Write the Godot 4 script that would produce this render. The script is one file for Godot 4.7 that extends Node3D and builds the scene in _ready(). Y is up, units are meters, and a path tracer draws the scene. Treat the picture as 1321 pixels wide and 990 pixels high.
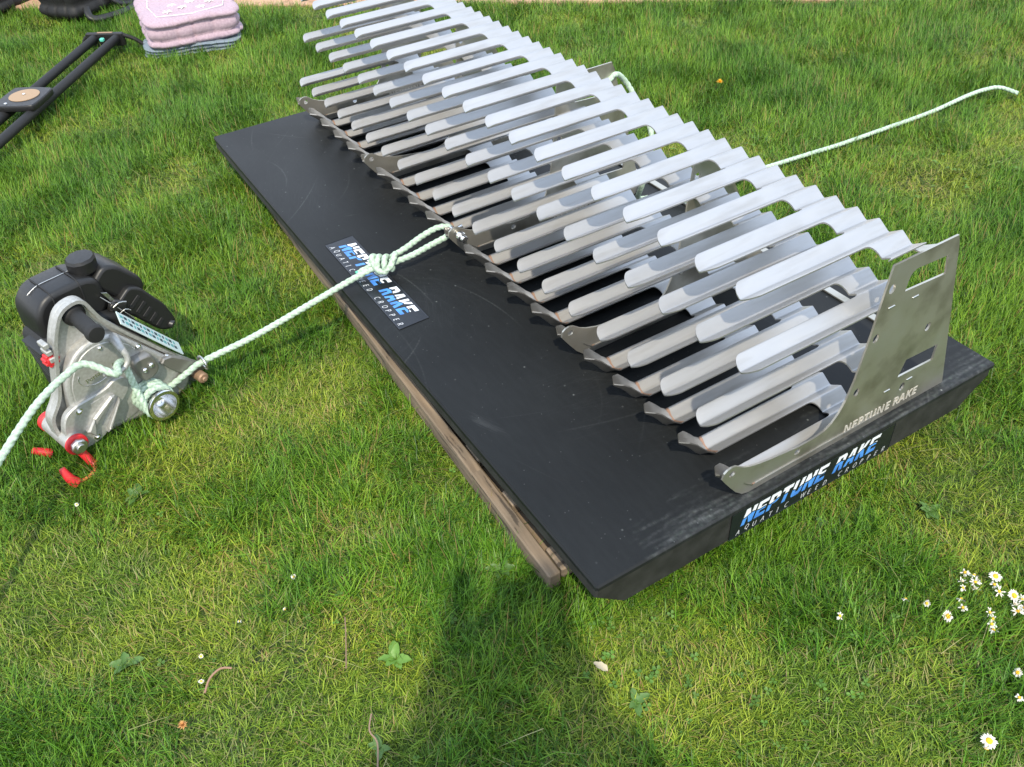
extends Node3D
# Metres, y up. x runs across the float towards the rear of the rake, z along the float towards the viewer. Lawn soil is y = 0, float deck y = 0.15.

const DECK := 0.15
const PITCH := 0.1          # spacing of the tines
var M := {}
var rng := RandomNumberGenerator.new()

func _ready():
	rng.seed = 4711
	# ---------- camera, sky, sun, exposure ----------
	var cam := Camera3D.new()
	cam.name = "camera"
	cam.fov = 46.574
	cam.near = 0.05
	cam.far = 400.0
	cam.position = Vector3(-0.5497, 1.25134 + DECK, 0.74543)
	cam.rotation = Vector3(-0.714443, -0.51538, -0.065378)
	add_child(cam)
	cam.current = true
	var env := Environment.new()
	var sky_m := ProceduralSkyMaterial.new()
	sky_m.sky_top_color = Color(0.68, 0.745, 0.84)
	sky_m.sky_horizon_color = Color(0.95, 0.955, 0.96)
	sky_m.sky_curve = 0.22
	sky_m.ground_bottom_color = Color(0.16, 0.22, 0.10)
	sky_m.ground_horizon_color = Color(0.62, 0.68, 0.60)
	sky_m.sky_energy_multiplier = 1.35
	var sky := Sky.new()
	sky.sky_material = sky_m
	env.background_mode = Environment.BG_SKY
	env.sky = sky
	env.background_energy_multiplier = 1.0
	env.tonemap_mode = Environment.TONE_MAPPER_LINEAR
	env.tonemap_exposure = 1.36
	env.sdfgi_enabled = true
	env.ssao_enabled = true
	env.ssil_enabled = true
	var we := WorldEnvironment.new()
	we.name = "world_environment"
	we.environment = env
	add_child(we)
	var sun := DirectionalLight3D.new()
	sun.name = "sun"
	sun.light_color = Color(1.0, 0.955, 0.87)
	sun.light_energy = 1.15
	sun.light_angular_distance = 1.1
	sun.shadow_enabled = true
	add_child(sun)
	sun.look_at_from_position(Vector3.ZERO, Vector3(0.34, -1.0, -0.66), Vector3.UP)

	make_materials()
	make_ground()
	make_pallet()
	make_float()
	make_rake()
	make_winch()
	make_ropes()
	make_background_things()
	make_grass()
	make_photographer()
	make_flowers_and_weeds()

# ---------- helpers ----------
func smp(c: Color, rough := 0.6, metal := 0.0) -> StandardMaterial3D:
	var m := StandardMaterial3D.new()
	m.albedo_color = c.linear_to_srgb()      # colours below are given as linear base colours
	m.roughness = rough
	m.metallic = metal
	return m

func noise_tex(freq: float, ramp: Array, size := 512, kind := FastNoiseLite.TYPE_SIMPLEX_SMOOTH, oct := 4, seed_n := 1) -> ImageTexture:
	var n := FastNoiseLite.new()
	n.seed = seed_n
	n.noise_type = kind
	n.frequency = freq
	n.fractal_octaves = oct
	var im := n.get_seamless_image(size, size)
	var g := Gradient.new()
	g.offsets = PackedFloat32Array([0.0, 1.0])
	g.colors = PackedColorArray([ramp[0], ramp[-1]])
	if ramp.size() == 3:
		g.add_point(0.5, ramp[1])
	im.convert(Image.FORMAT_RGB8)
	for y in size:
		for x in size:
			im.set_pixel(x, y, g.sample(im.get_pixel(x, y).r))
	im.generate_mipmaps()
	return ImageTexture.create_from_image(im)

func tri(m: StandardMaterial3D, s: float):
	m.uv1_triplanar = true
	m.uv1_world_triplanar = true
	m.uv1_scale = Vector3(s, s, s)

func st_new() -> SurfaceTool:
	var st := SurfaceTool.new()
	st.begin(Mesh.PRIMITIVE_TRIANGLES)
	return st

func commit(st: SurfaceTool) -> ArrayMesh:
	st.generate_normals()
	return st.commit()

func part(called: String, mesh: Mesh, mat: Material, parent: Node, at := Vector3.ZERO) -> MeshInstance3D:
	var o := MeshInstance3D.new()
	o.name = called
	o.mesh = mesh
	o.material_override = mat
	o.position = at
	parent.add_child(o, true)
	return o

func thing(called: String, label: String, category: String, at := Vector3.ZERO, turn := 0.0, group := "") -> Node3D:
	var o := Node3D.new()
	o.name = called
	add_child(o, true)
	o.position = at
	o.rotation.y = turn
	tag(o, label, category, group)
	return o

func tag(o: Node, label: String, category: String, group := "", kind := ""):
	if label: o.set_meta("label", label)
	if category: o.set_meta("category", category)
	if group: o.set_meta("group", group)
	if kind: o.set_meta("kind", kind)

func tri3(st: SurfaceTool, a: Vector3, b: Vector3, c: Vector3):
	st.add_vertex(a); st.add_vertex(b); st.add_vertex(c)

func quad(st: SurfaceTool, a: Vector3, b: Vector3, c: Vector3, d: Vector3):
	tri3(st, a, b, c); tri3(st, a, c, d)

func box(st: SurfaceTool, c: Vector3, size: Vector3, bas := Basis(), bev := 0.002):
	st.set_smooth_group(-1)
	var h := size * 0.5
	bev = minf(bev, minf(h.x, minf(h.y, h.z)) * 0.9)
	var k := h - Vector3(bev, bev, bev)
	var P = func(sx, sy, sz, ax):     # corner point that lies on the face of axis ax
		var v := Vector3(k.x * sx, k.y * sy, k.z * sz)
		if ax == 0: v.x = h.x * sx
		elif ax == 1: v.y = h.y * sy
		else: v.z = h.z * sz
		return c + bas * v
	for s in [-1, 1]:
		var f := [[P.call(s, -1, -1, 0), P.call(s, -1, 1, 0), P.call(s, 1, 1, 0), P.call(s, 1, -1, 0)],
			[P.call(-1, s, -1, 1), P.call(1, s, -1, 1), P.call(1, s, 1, 1), P.call(-1, s, 1, 1)],
			[P.call(-1, -1, s, 2), P.call(-1, 1, s, 2), P.call(1, 1, s, 2), P.call(1, -1, s, 2)]]
		for q in f:
			if s > 0: quad(st, q[3], q[2], q[1], q[0])
			else: quad(st, q[0], q[1], q[2], q[3])
	for a in [-1, 1]:
		for b in [-1, 1]:
			var w: bool = a * b > 0
			var e := [[P.call(a, b, -1, 0), P.call(a, b, 1, 0), P.call(a, b, 1, 1), P.call(a, b, -1, 1)],
				[P.call(-1, a, b, 1), P.call(1, a, b, 1), P.call(1, a, b, 2), P.call(-1, a, b, 2)],
				[P.call(b, -1, a, 2), P.call(b, 1, a, 2), P.call(b, 1, a, 0), P.call(b, -1, a, 0)]]
			for q in e:
				if w: quad(st, q[3], q[2], q[1], q[0])
				else: quad(st, q[0], q[1], q[2], q[3])
			for d in [-1, 1]:
				var t := [P.call(a, b, d, 0), P.call(a, b, d, 1), P.call(a, b, d, 2)]
				if a * b * d > 0: tri3(st, t[0], t[2], t[1])
				else: tri3(st, t[0], t[1], t[2])

func box_mesh(size: Vector3, bev := 0.002) -> ArrayMesh:
	var st := st_new()
	box(st, Vector3.ZERO, size, Basis(), bev)
	return commit(st)

func smooth_path(pts: Array, step: float) -> PackedVector3Array:
	var out := PackedVector3Array()
	for i in pts.size() - 1:
		var p0: Vector3 = pts[max(i - 1, 0)]
		var p1: Vector3 = pts[i]
		var p2: Vector3 = pts[i + 1]
		var p3: Vector3 = pts[min(i + 2, pts.size() - 1)]
		var n := maxi(2, int(p1.distance_to(p2) / step))
		for j in n:
			out.append(p1.cubic_interpolate(p2, p0, p3, float(j) / n))
	out.append(pts[-1])
	return out

func rings(st: SurfaceTool, path: PackedVector3Array, rad: Callable, sides: int, capped := true):
	# sweeps a cross section rad(i, angle, length so far) along a path with a frame that does not twist
	var t0 := (path[1] - path[0]).normalized()
	var nrm := t0.cross(Vector3.UP if absf(t0.y) < 0.9 else Vector3.RIGHT).normalized()
	var prev := PackedVector3Array()
	var first := PackedVector3Array()
	var run := 0.0
	st.set_smooth_group(1)
	for i in path.size():
		var t := (path[mini(i + 1, path.size() - 1)] - path[maxi(i - 1, 0)]).normalized()
		nrm = (nrm - t * nrm.dot(t)).normalized()
		var bn := t.cross(nrm)
		if i > 0: run += path[i].distance_to(path[i - 1])
		var ring := PackedVector3Array()
		for s in sides:
			var a := TAU * s / sides
			ring.append(path[i] + (nrm * cos(a) + bn * sin(a)) * rad.call(i, a, run))
		if i > 0:
			for s in sides:
				var u := (s + 1) % sides
				quad(st, prev[s], ring[s], ring[u], prev[u])
		else: first = ring
		prev = ring
	if capped:
		st.set_smooth_group(-1)
		for s in sides:
			var u := (s + 1) % sides
			tri3(st, path[0], first[s], first[u])
			tri3(st, path[-1], prev[u], prev[s])

func tube(st: SurfaceTool, pts: Array, r: float, step := 0.01, sides := 12):
	rings(st, smooth_path(pts, step), func(_i, _a, _l): return r, sides)

func rope_mesh(path: PackedVector3Array, r := 0.0076, lay := 0.046) -> ArrayMesh:
	var st := st_new()
	rings(st, path, func(_i, a, l): return r * (0.80 + 0.27 * absf(cos(1.5 * (a - l / lay * TAU)))), 18)
	return commit(st)

func lathe(st: SurfaceTool, prof: Array, sides := 24, xf := Transform3D()):
	# prof: Vector2(radius, height); hard creases where a profile point is given twice
	var g := 2
	for i in prof.size() - 1:
		if prof[i].is_equal_approx(prof[i + 1]):
			g += 1
			continue
		st.set_smooth_group(g)
		for s in sides:
			var a := TAU * s / sides
			var b := TAU * (s + 1) / sides
			var p = func(q: Vector2, w: float): return xf * Vector3(q.x * cos(w), q.y, q.x * sin(w))
			quad(st, p.call(prof[i], a), p.call(prof[i], b), p.call(prof[i + 1], b), p.call(prof[i + 1], a))

func cyl(st: SurfaceTool, a: Vector3, b: Vector3, r: float, sides := 20, bev := 0.0015):
	var y := (b - a).normalized()
	var x := y.cross(Vector3.UP if absf(y.y) < 0.9 else Vector3.RIGHT).normalized()
	var h := a.distance_to(b)
	lathe(st, [Vector2(0, 0), Vector2(r - bev, 0), Vector2(r - bev, 0), Vector2(r, bev), Vector2(r, bev), Vector2(r, h - bev), Vector2(r, h - bev), Vector2(r - bev, h), Vector2(r - bev, h), Vector2(0, h)], sides, Transform3D(Basis(x, y, x.cross(y)), a))

func inset(poly: PackedVector2Array, d: float) -> PackedVector2Array:
	var out := PackedVector2Array()
	var n := poly.size()
	var sgn := -1.0 if Geometry2D.is_polygon_clockwise(poly) else 1.0
	for i in n:
		var e0 := (poly[i] - poly[(i + n - 1) % n]).normalized()
		var e1 := (poly[(i + 1) % n] - poly[i]).normalized()
		var n0 := Vector2(-e0.y, e0.x) * sgn
		var n1 := Vector2(-e1.y, e1.x) * sgn
		var m := (n0 + n1).normalized()
		out.append(poly[i] + m * minf(d / maxf(0.5, m.dot(n0)), d * 2.0))
	return out

func prism(st: SurfaceTool, poly: PackedVector2Array, z0: float, z1: float, bev := 0.0, xf := Transform3D(), bev_back := false, round_steps := 1):
	# a polygon in x, y that is extruded from z0 to z1, with a chamfered or rounded rim at z1 (and at z0)
	if Geometry2D.is_polygon_clockwise(poly): poly.reverse()
	var loops := []
	if bev_back and bev > 0.0:
		for k in range(round_steps, 0, -1):
			var t := float(k) / round_steps * PI / 2
			loops.append([inset(poly, bev * (1.0 - cos(t))), z0 + bev * (1.0 - sin(t))])
	loops.append([poly, z0 + (bev if bev_back else 0.0)])
	loops.append([poly, z1 - bev])
	if bev > 0.0:
		for k in range(1, round_steps + 1):
			var t := float(k) / round_steps * PI / 2
			loops.append([inset(poly, bev * (1.0 - cos(t))), z1 - bev * (1.0 - sin(t))])
	var n := poly.size()
	st.set_smooth_group(-1 if round_steps < 2 else 5)
	for l in loops.size() - 1:
		for i in n:
			var j := (i + 1) % n
			var a: Vector2 = loops[l][0][i]
			var b: Vector2 = loops[l][0][j]
			var c: Vector2 = loops[l + 1][0][j]
			var d: Vector2 = loops[l + 1][0][i]
			quad(st, xf * Vector3(a.x, a.y, loops[l][1]), xf * Vector3(d.x, d.y, loops[l + 1][1]), xf * Vector3(c.x, c.y, loops[l + 1][1]), xf * Vector3(b.x, b.y, loops[l][1]))
	st.set_smooth_group(-1)
	for e in [0, loops.size() - 1]:
		var q: PackedVector2Array = loops[e][0]
		var ix := Geometry2D.triangulate_polygon(q)
		if ix.is_empty():      # a rim too tight to triangulate: close it with a fan
			ix = PackedInt32Array()
			for i in range(1, q.size() - 1): ix.append_array([0, i, i + 1])
		for i in range(0, ix.size(), 3):
			var v := [ix[i], ix[i + 1], ix[i + 2]]
			if e == 0: v.reverse()
			tri3(st, xf * Vector3(q[v[0]].x, q[v[0]].y, loops[e][1]), xf * Vector3(q[v[2]].x, q[v[2]].y, loops[e][1]), xf * Vector3(q[v[1]].x, q[v[1]].y, loops[e][1]))

func poly(a: Array) -> PackedVector2Array:
	var p := PackedVector2Array()
	for v in a: p.append(Vector2(v[0], v[1]))
	return p

func curve2(a: Array, step := 3) -> PackedVector2Array:      # rounds an outline with a closed Catmull-Rom curve
	var p := PackedVector2Array()
	var n := a.size()
	for i in n:
		var q := [a[(i + n - 1) % n], a[i], a[(i + 1) % n], a[(i + 2) % n]].map(func(v): return Vector2(v[0], v[1]))
		for k in step: p.append(q[1].cubic_interpolate(q[2], q[0], q[3], float(k) / step))
	return p

func filleted(a: Array, r: float, steps := 4) -> PackedVector2Array:     # an outline with straight sides and rounded corners
	var p := PackedVector2Array()
	var n := a.size()
	for i in n:
		var c := Vector2(a[i][0], a[i][1])
		var u := Vector2(a[(i + n - 1) % n][0], a[(i + n - 1) % n][1]) - c
		var v := Vector2(a[(i + 1) % n][0], a[(i + 1) % n][1]) - c
		var rr: float = a[i][2] if a[i].size() > 2 else r
		var e0 := c + u.normalized() * minf(rr, u.length() * 0.48)
		var e1 := c + v.normalized() * minf(rr, v.length() * 0.48)
		for k in steps + 1:
			var t := float(k) / steps
			p.append(e0.lerp(c, t).lerp(c.lerp(e1, t), t))
	return p

# ---------- materials ----------
func make_materials():
	# mill-finish stainless sheet
	var steel := smp(Color(0.495, 0.49, 0.48), 0.52, 0.88)
	steel.roughness_texture = noise_tex(0.012, [Color(0.80, 0.80, 0.80), Color(1, 1, 1)], 512, FastNoiseLite.TYPE_SIMPLEX_SMOOTH, 6, 3)
	steel.albedo_texture = noise_tex(0.01, [Color(0.90, 0.89, 0.875), Color(1, 1, 1), Color(0.97, 0.975, 0.985)], 512, FastNoiseLite.TYPE_SIMPLEX_SMOOTH, 5, 8)
	tri(steel, 2.3)
	steel.uv1_scale = Vector3(0.9, 3.0, 9.0)      # rolled sheet: the marks run along the tines
	M.steel = steel
	var plate := smp(Color(0.52, 0.51, 0.475), 0.42, 0.85)
	plate.roughness_texture = steel.roughness_texture
	plate.albedo_texture = noise_tex(0.008, [Color(0.78, 0.765, 0.72), Color(0.97, 0.96, 0.93), Color(1, 1, 1)], 512, FastNoiseLite.TYPE_SIMPLEX_SMOOTH, 5, 12)
	tri(plate, 2.0)
	M.plate = plate
	M.toe = smp(Color(0.40, 0.385, 0.36), 0.40, 0.95)
	M.weld = smp(Color(0.42, 0.27, 0.20), 0.5, 0.8)
	M.galv = smp(Color(0.55, 0.55, 0.53), 0.35, 1.0)
	M.letter = smp(Color(0.62, 0.58, 0.52), 0.5, 0.5)
	# black polyethylene
	var pe := smp(Color(1, 1, 1), 0.5)
	pe.metallic_specular = 0.27
	pe.albedo_texture = deck_texture()
	pe.roughness_texture = noise_tex(0.01, [Color(0.75, 0.75, 0.75), Color(1, 1, 1)], 256, FastNoiseLite.TYPE_SIMPLEX_SMOOTH, 4, 21)
	M.deck = pe
	var hull := smp(Color(0.03, 0.03, 0.029), 0.6)
	hull.albedo_texture = noise_tex(0.02, [Color(0.55, 0.55, 0.54), Color(1, 1, 1)], 256, FastNoiseLite.TYPE_SIMPLEX_SMOOTH, 5, 33)
	tri(hull, 3.0)
	M.hull = hull
	M.sticker = smp(Color(1, 1, 1), 0.3)
	M.sticker.albedo_texture = sticker_texture()
	# weathered timber
	var wood := smp(Color(0.32, 0.255, 0.19), 0.85)
	wood.albedo_texture = grain_texture()
	wood.uv1_triplanar = false
	M.wood = wood
	# rope
	var rope := smp(Color(0.60, 0.72, 0.62), 0.68)
	rope.albedo_texture = noise_tex(0.05, [Color(0.62, 0.68, 0.60), Color(1, 1, 1)], 256, FastNoiseLite.TYPE_SIMPLEX_SMOOTH, 5, 5)
	tri(rope, 9.0)
	rope.backlight = Color(0.12, 0.16, 0.13)
	M.rope = rope
	M.rope_end = smp(Color(0.10, 0.45, 0.30), 0.5)
	# winch
	var alu := smp(Color(0.50, 0.505, 0.488), 0.5, 0.55)
	alu.albedo_texture = noise_tex(0.05, [Color(0.84, 0.83, 0.81), Color(1, 1, 1)], 256, FastNoiseLite.TYPE_SIMPLEX_SMOOTH, 5, 17)
	tri(alu, 8.0)
	M.alu = alu
	M.dull_steel = smp(Color(0.25, 0.24, 0.22), 0.42, 0.7)
	M.bright = smp(Color(0.75, 0.75, 0.74), 0.22, 1.0)
	M.black = smp(Color(0.010, 0.010, 0.010), 0.50)
	M.black.roughness_texture = noise_tex(0.03, [Color(0.8, 0.8, 0.8), Color(1, 1, 1)], 256, FastNoiseLite.TYPE_SIMPLEX_SMOOTH, 4, 41)
	tri(M.black, 10.0)
	M.rubber = smp(Color(0.008, 0.008, 0.008), 0.68)
	M.red = smp(Color(0.55, 0.02, 0.025), 0.45)
	M.orange = smp(Color(0.65, 0.16, 0.06), 0.6)
	M.rust = smp(Color(0.34, 0.22, 0.14), 0.6, 0.5)
	M.ink = smp(Color(0.03, 0.06, 0.07), 0.5)
	M.teal = smp(Color(0.10, 0.30, 0.30), 0.5)
	M.white = smp(Color(0.75, 0.75, 0.72), 0.6)
	M.dark_metal = smp(Color(0.05, 0.05, 0.05), 0.4, 0.6)

func deck_texture() -> ImageTexture:
	var w := 1536
	var h := 768
	var im := Image.create(w, h, false, Image.FORMAT_RGB8)
	var n1 := FastNoiseLite.new(); n1.seed = 5; n1.frequency = 0.004; n1.fractal_octaves = 5
	var n2 := FastNoiseLite.new(); n2.seed = 9; n2.frequency = 0.03; n2.fractal_octaves = 4
	for y in h:
		for x in w:
			var a := n1.get_noise_2d(x, y) * 0.5 + 0.5
			var b := n2.get_noise_2d(x * 0.5, y * 3.0) * 0.5 + 0.5
			var v := 0.100 + 0.030 * a + 0.018 * b
			im.set_pixel(x, y, Color(v * 0.93, v * 0.99, v * 1.02))
	var r := RandomNumberGenerator.new()
	r.seed = 77
	# scratches and scuffs: thin curved strokes of grey
	for k in 120:
		var p := Vector2(r.randf() * w, r.randf() * h)
		var ang := r.randf() * TAU
		var bend := r.randf_range(-0.006, 0.006)
		var strength := r.randf_range(0.010, 0.050)
		var length := int(r.randf_range(20, 260))
		for i in length:
			p += Vector2.from_angle(ang)
			ang += bend
			blot(im, p, 1 if k % 3 == 0 else 0, strength * sin(PI * i / length) * r.randf_range(0.4, 1.3))
	# worn band of dust and scuffs beside the near end plate, and the smear at the front edge
	for k in 520:
		var p := Vector2(w - absf(r.randfn(0, 1)) * 26.0, r.randf_range(0.1, 1.0) * h)
		var length := int(r.randf_range(12, 110))
		var s := r.randf_range(0.005, 0.026)
		for i in length:
			p += Vector2(r.randf_range(-0.6, 0.6), 1)
			blot(im, p, r.randi_range(0, 2), s * r.randf_range(0.2, 1.2))
	for k in 60:
		var p := Vector2(0.775 * w + r.randfn(0, 8), 0.035 * h + r.randfn(0, 4))
		for i in int(r.randf_range(15, 60)):
			p += Vector2(1, 0.45)
			blot(im, p, 0, 0.018)
	# dusty smears: bundles of fine strokes
	for q in 26:
		var c := Vector2(r.randf() * w, r.randf_range(0.02, 0.6) * h)
		var dir := r.randf() * TAU
		for k in 70:
			var p := c + Vector2(r.randfn(0, 46), r.randfn(0, 34))
			var length := int(r.randf_range(8, 70))
			for i in length:
				p += Vector2.from_angle(dir + r.randf_range(-0.5, 0.5))
				blot(im, p, 0, 0.019)
	# grit
	for k in 800:
		blot(im, Vector2(r.randf() * w, r.randf() * h), 0 if r.randf() < 0.85 else 1, r.randf_range(0.08, 0.4))
	im.generate_mipmaps()
	return ImageTexture.create_from_image(im)

func blot(im: Image, p: Vector2, rad: int, s: float):
	for dy in range(-rad, rad + 1):
		for dx in range(-rad, rad + 1):
			var x := int(p.x) + dx
			var y := int(p.y) + dy
			if x < 0 or y < 0 or x >= im.get_width() or y >= im.get_height(): continue
			var c := im.get_pixel(x, y)
			var t := s * (1.0 if dx == 0 and dy == 0 else 0.6)
			im.set_pixel(x, y, Color(minf(c.r + t * 0.98, 0.62), minf(c.g + t, 0.62), minf(c.b + t * 0.97, 0.6)))

func fill_poly(im: Image, p: PackedVector2Array, paint: Callable):
	var lo := p[0]
	var hi := p[0]
	for v in p:
		lo = lo.min(v); hi = hi.max(v)
	for y in range(maxi(0, int(lo.y)), mini(im.get_height() - 1, int(hi.y) + 1)):
		for x in range(maxi(0, int(lo.x)), mini(im.get_width() - 1, int(hi.x) + 1)):
			if Geometry2D.is_point_in_polygon(Vector2(x + 0.5, y + 0.5), p):
				im.set_pixel(x, y, paint.call(x, y))

func heavy_letter(ch: String) -> Array:     # polygons in a box 1 wide and 1 high, y down
	match ch:
		"N": return [[[0, 0], [.34, 0], [.66, .52], [.66, 0], [1, 0], [1, 1], [.68, 1], [.34, .46], [.34, 1], [0, 1]]]
		"E": return [[[0, 0], [1, 0], [1, .22], [.36, .22], [.36, .39], [.9, .39], [.9, .61], [.36, .61], [.36, .78], [1, .78], [1, 1], [0, 1]]]
		"P": return [[[0, 0], [.8, 0], [1, .14], [1, .5], [.8, .64], [.36, .64], [.36, 1], [0, 1], [0, .22], [.36, .22], [.36, .44], [.66, .44], [.66, .22], [0, .22]]]
		"T": return [[[0, 0], [1, 0], [1, .24], [.68, .24], [.68, 1], [.32, 1], [.32, .24], [0, .24]]]
		"U": return [[[0, 0], [.35, 0], [.35, .74], [.65, .74], [.65, 0], [1, 0], [1, .86], [.84, 1], [.16, 1], [0, .86]]]
		"R": return [[[0, 0], [.82, 0], [1, .14], [1, .44], [.84, .56], [1, 1], [.64, 1], [.5, .62], [.36, .62], [.36, 1], [0, 1]]]
		"A": return [[[.28, 0], [.74, 0], [1, 1], [.66, 1], [.62, .8], [.38, .8], [.33, 1], [0, 1]]]
		"K": return [[[0, 0], [.35, 0], [.35, .36], [.62, 0], [1, 0], [.66, .46], [1, 1], [.62, 1], [.35, .6], [.35, 1], [0, 1]]]
	return []

func sticker_texture() -> ImageTexture:
	var w := 1024
	var h := 184
	var im := Image.create(w, h, false, Image.FORMAT_RGB8)
	im.fill(Color(0.085, 0.095, 0.12))
	for x in range(4, w - 4):
		im.set_pixel(x, 4, Color(0.30, 0.32, 0.36)); im.set_pixel(x, h - 5, Color(0.34, 0.36, 0.40))
	var paint = func(x, y):
		var wave := 66.0 + 7.0 * sin(x * 0.035) + 4.0 * sin(x * 0.081 + 1.0)
		if absf(y - wave) < 3.5: return Color(0.085, 0.095, 0.12)
		return Color(0.86, 0.88, 0.90) if y < wave else Color(0.30, 0.56, 0.85).lerp(Color(0.22, 0.42, 0.72), clampf((y - 70) / 60.0, 0, 1) * (0.5 + 0.5 * sin(x * 0.05)))
	var x0 := 62.0
	for ch in "NEPTUNE RAKE":
		if ch == " ":
			x0 += 46.0
			continue
		var cw := 62.0 if ch != "N" else 66.0
		for shape in heavy_letter(ch):
			var p := PackedVector2Array()
			for v in shape: p.append(Vector2(x0 + v[0] * cw + (1.0 - v[1]) * 26.0, 16.0 + v[1] * 104.0))
			fill_poly(im, p, paint)
		var hole := {"R": [[.36, .2], [.66, .2], [.66, .42], [.36, .42]], "A": [[.47, .26], [.55, .26], [.6, .6], [.42, .6]]}
		if hole.has(ch):
			var p := PackedVector2Array()
			for v in hole[ch]: p.append(Vector2(x0 + v[0] * cw + (1.0 - v[1]) * 26.0, 16.0 + v[1] * 104.0))
			fill_poly(im, p, func(_x, _y): return Color(0.085, 0.095, 0.12))
		x0 += cw + 11.0
	# small line, drawn from the outlines of a plain typeface
	var tm := TextMesh.new()
	var f := SystemFont.new()
	f.font_names = PackedStringArray(["Droid Sans"])
	tm.font = f
	tm.font_size = 48
	tm.depth = 0.0
	tm.pixel_size = 1.0
	var cx := 40.0
	for ch in "AQUATIC WEED CROPPER":
		if ch != " ":
			tm.text = ch
			var arr := tm.get_mesh_arrays()
			var vs: PackedVector3Array = arr[Mesh.ARRAY_VERTEX]
			var ix: PackedInt32Array = arr[Mesh.ARRAY_INDEX] if arr[Mesh.ARRAY_INDEX] != null else PackedInt32Array(range(vs.size()))
			var lo := 1e9
			var base := 1e9
			for v in vs:
				lo = minf(lo, v.x); base = minf(base, v.y)
			for i in range(0, ix.size(), 3):
				var p := PackedVector2Array()
				for k in 3:
					var v := vs[ix[i + k]]
					p.append(Vector2(cx + (v.x - lo) * 0.78 + (v.y - base) * 0.2, 172.0 - (v.y - base) * 0.92))
				fill_poly(im, p, func(_x, _y): return Color(0.82, 0.83, 0.84))
		cx += 49.0
	var r := RandomNumberGenerator.new()
	r.seed = 31
	for k in 900:
		var p := Vector2(r.randf() * w, r.randf() * h)
		var dx := r.randf_range(-1.0, 1.0)
		for i in r.randi_range(1, 14):
			p += Vector2(dx, 0.6)
			if p.x < w - 1 and p.x > 0 and p.y < h - 1:
				im.set_pixelv(Vector2i(p), im.get_pixelv(Vector2i(p)).lerp(Color(0.30, 0.30, 0.29), r.randf_range(0.15, 0.6)))
	im.generate_mipmaps()
	return ImageTexture.create_from_image(im)

func grain_texture() -> ImageTexture:
	var im := Image.create(512, 256, false, Image.FORMAT_RGB8)
	var n := FastNoiseLite.new(); n.seed = 13; n.frequency = 0.02; n.fractal_octaves = 5
	var k := FastNoiseLite.new(); k.seed = 15; k.frequency = 0.008
	for y in 256:
		for x in 512:
			var a := n.get_noise_2d(x * 0.22, y * 3.2 + 12.0 * k.get_noise_2d(x, y)) * 0.5 + 0.5
			var b := k.get_noise_2d(x * 2.0, y * 2.0) * 0.5 + 0.5
			var v := 0.55 + 0.45 * a
			if a < 0.33: v *= 0.72
			im.set_pixel(x, y, Color(v, v * (0.95 + 0.05 * b), v * (0.88 + 0.1 * b)))
	im.generate_mipmaps()
	return ImageTexture.create_from_image(im)

# ---------- the setting ----------
func make_ground():
	var g := st_new()
	g.set_smooth_group(1)
	# a gently uneven sheet near by, flat out to the horizon
	var xs := [-160.0, -40.0, -12.0, -6.0]
	var zs := [-160.0, -40.0, -14.0, -9.0]
	for i in 56: xs.append(-4.0 + i * 0.18)
	for i in 48: zs.append(-7.0 + i * 0.18)
	xs.append_array([9.0, 14.0, 40.0, 160.0])
	zs.append_array([4.0, 10.0, 40.0, 160.0])
	for i in xs.size() - 1:
		for j in zs.size() - 1:
			quad(g, Vector3(xs[i], soil(xs[i], zs[j]), zs[j]), Vector3(xs[i + 1], soil(xs[i + 1], zs[j]), zs[j]), Vector3(xs[i + 1], soil(xs[i + 1], zs[j + 1]), zs[j + 1]), Vector3(xs[i], soil(xs[i], zs[j + 1]), zs[j + 1]))
	var m := smp(Color(1, 1, 1), 0.95)
	m.albedo_texture = noise_tex(0.035, [Color(0.10, 0.13, 0.05), Color(0.17, 0.24, 0.08), Color(0.27, 0.29, 0.14)], 512, FastNoiseLite.TYPE_SIMPLEX, 5, 51)
	tri(m, 1.7)
	var o := part("lawn_ground", commit(g), m, self)
	tag(o, "soil and thatch under the green lawn", "ground", "", "structure")
	# paving beyond the lawn; its edge runs slantwise
	var st := st_new()
	box(st, Vector3(0, -0.045, -3.0), Vector3(16, 0.12, 6.0), Basis(), 0.006)
	var pm := smp(Color(0.44, 0.265, 0.165), 0.9)
	pm.albedo_texture = noise_tex(0.03, [Color(0.78, 0.76, 0.74), Color(1, 1, 1), Color(0.92, 0.95, 0.98)], 512, FastNoiseLite.TYPE_SIMPLEX_SMOOTH, 6, 61)
	tri(pm, 0.9)
	var p := part("patio", commit(st), pm, self, Vector3(0.90, 0, -3.583))
	p.rotation.y = -0.6805
	tag(p, "sandy orange patio paving along the far edge of the lawn", "patio", "", "structure")

func soil(x: float, z: float) -> float:
	if absf(x) > 8.0 or absf(z) > 8.0: return 0.0
	return 0.006 * sin(x * 2.3 + 0.7) * sin(z * 1.9) + 0.004 * sin(x * 5.1) * sin(z * 4.3 + 1.0) - 0.004

func plank(called: String, parent: Node, c: Vector3, size: Vector3, turn := 0.0, shift := 0.0) -> MeshInstance3D:
	# grain runs along the local x axis
	var st := st_new()
	box(st, Vector3.ZERO, size, Basis(), 0.003)
	var mesh := uv_of(commit(st), func(v, n): return Vector2(v.x * 1.6 + shift, (v.z if absf(n.y) > 0.5 else v.y) * 3.0 + shift * 3.1))
	var o := part(called, mesh, M.wood, parent, c)
	o.rotation.y = turn
	return o

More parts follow.
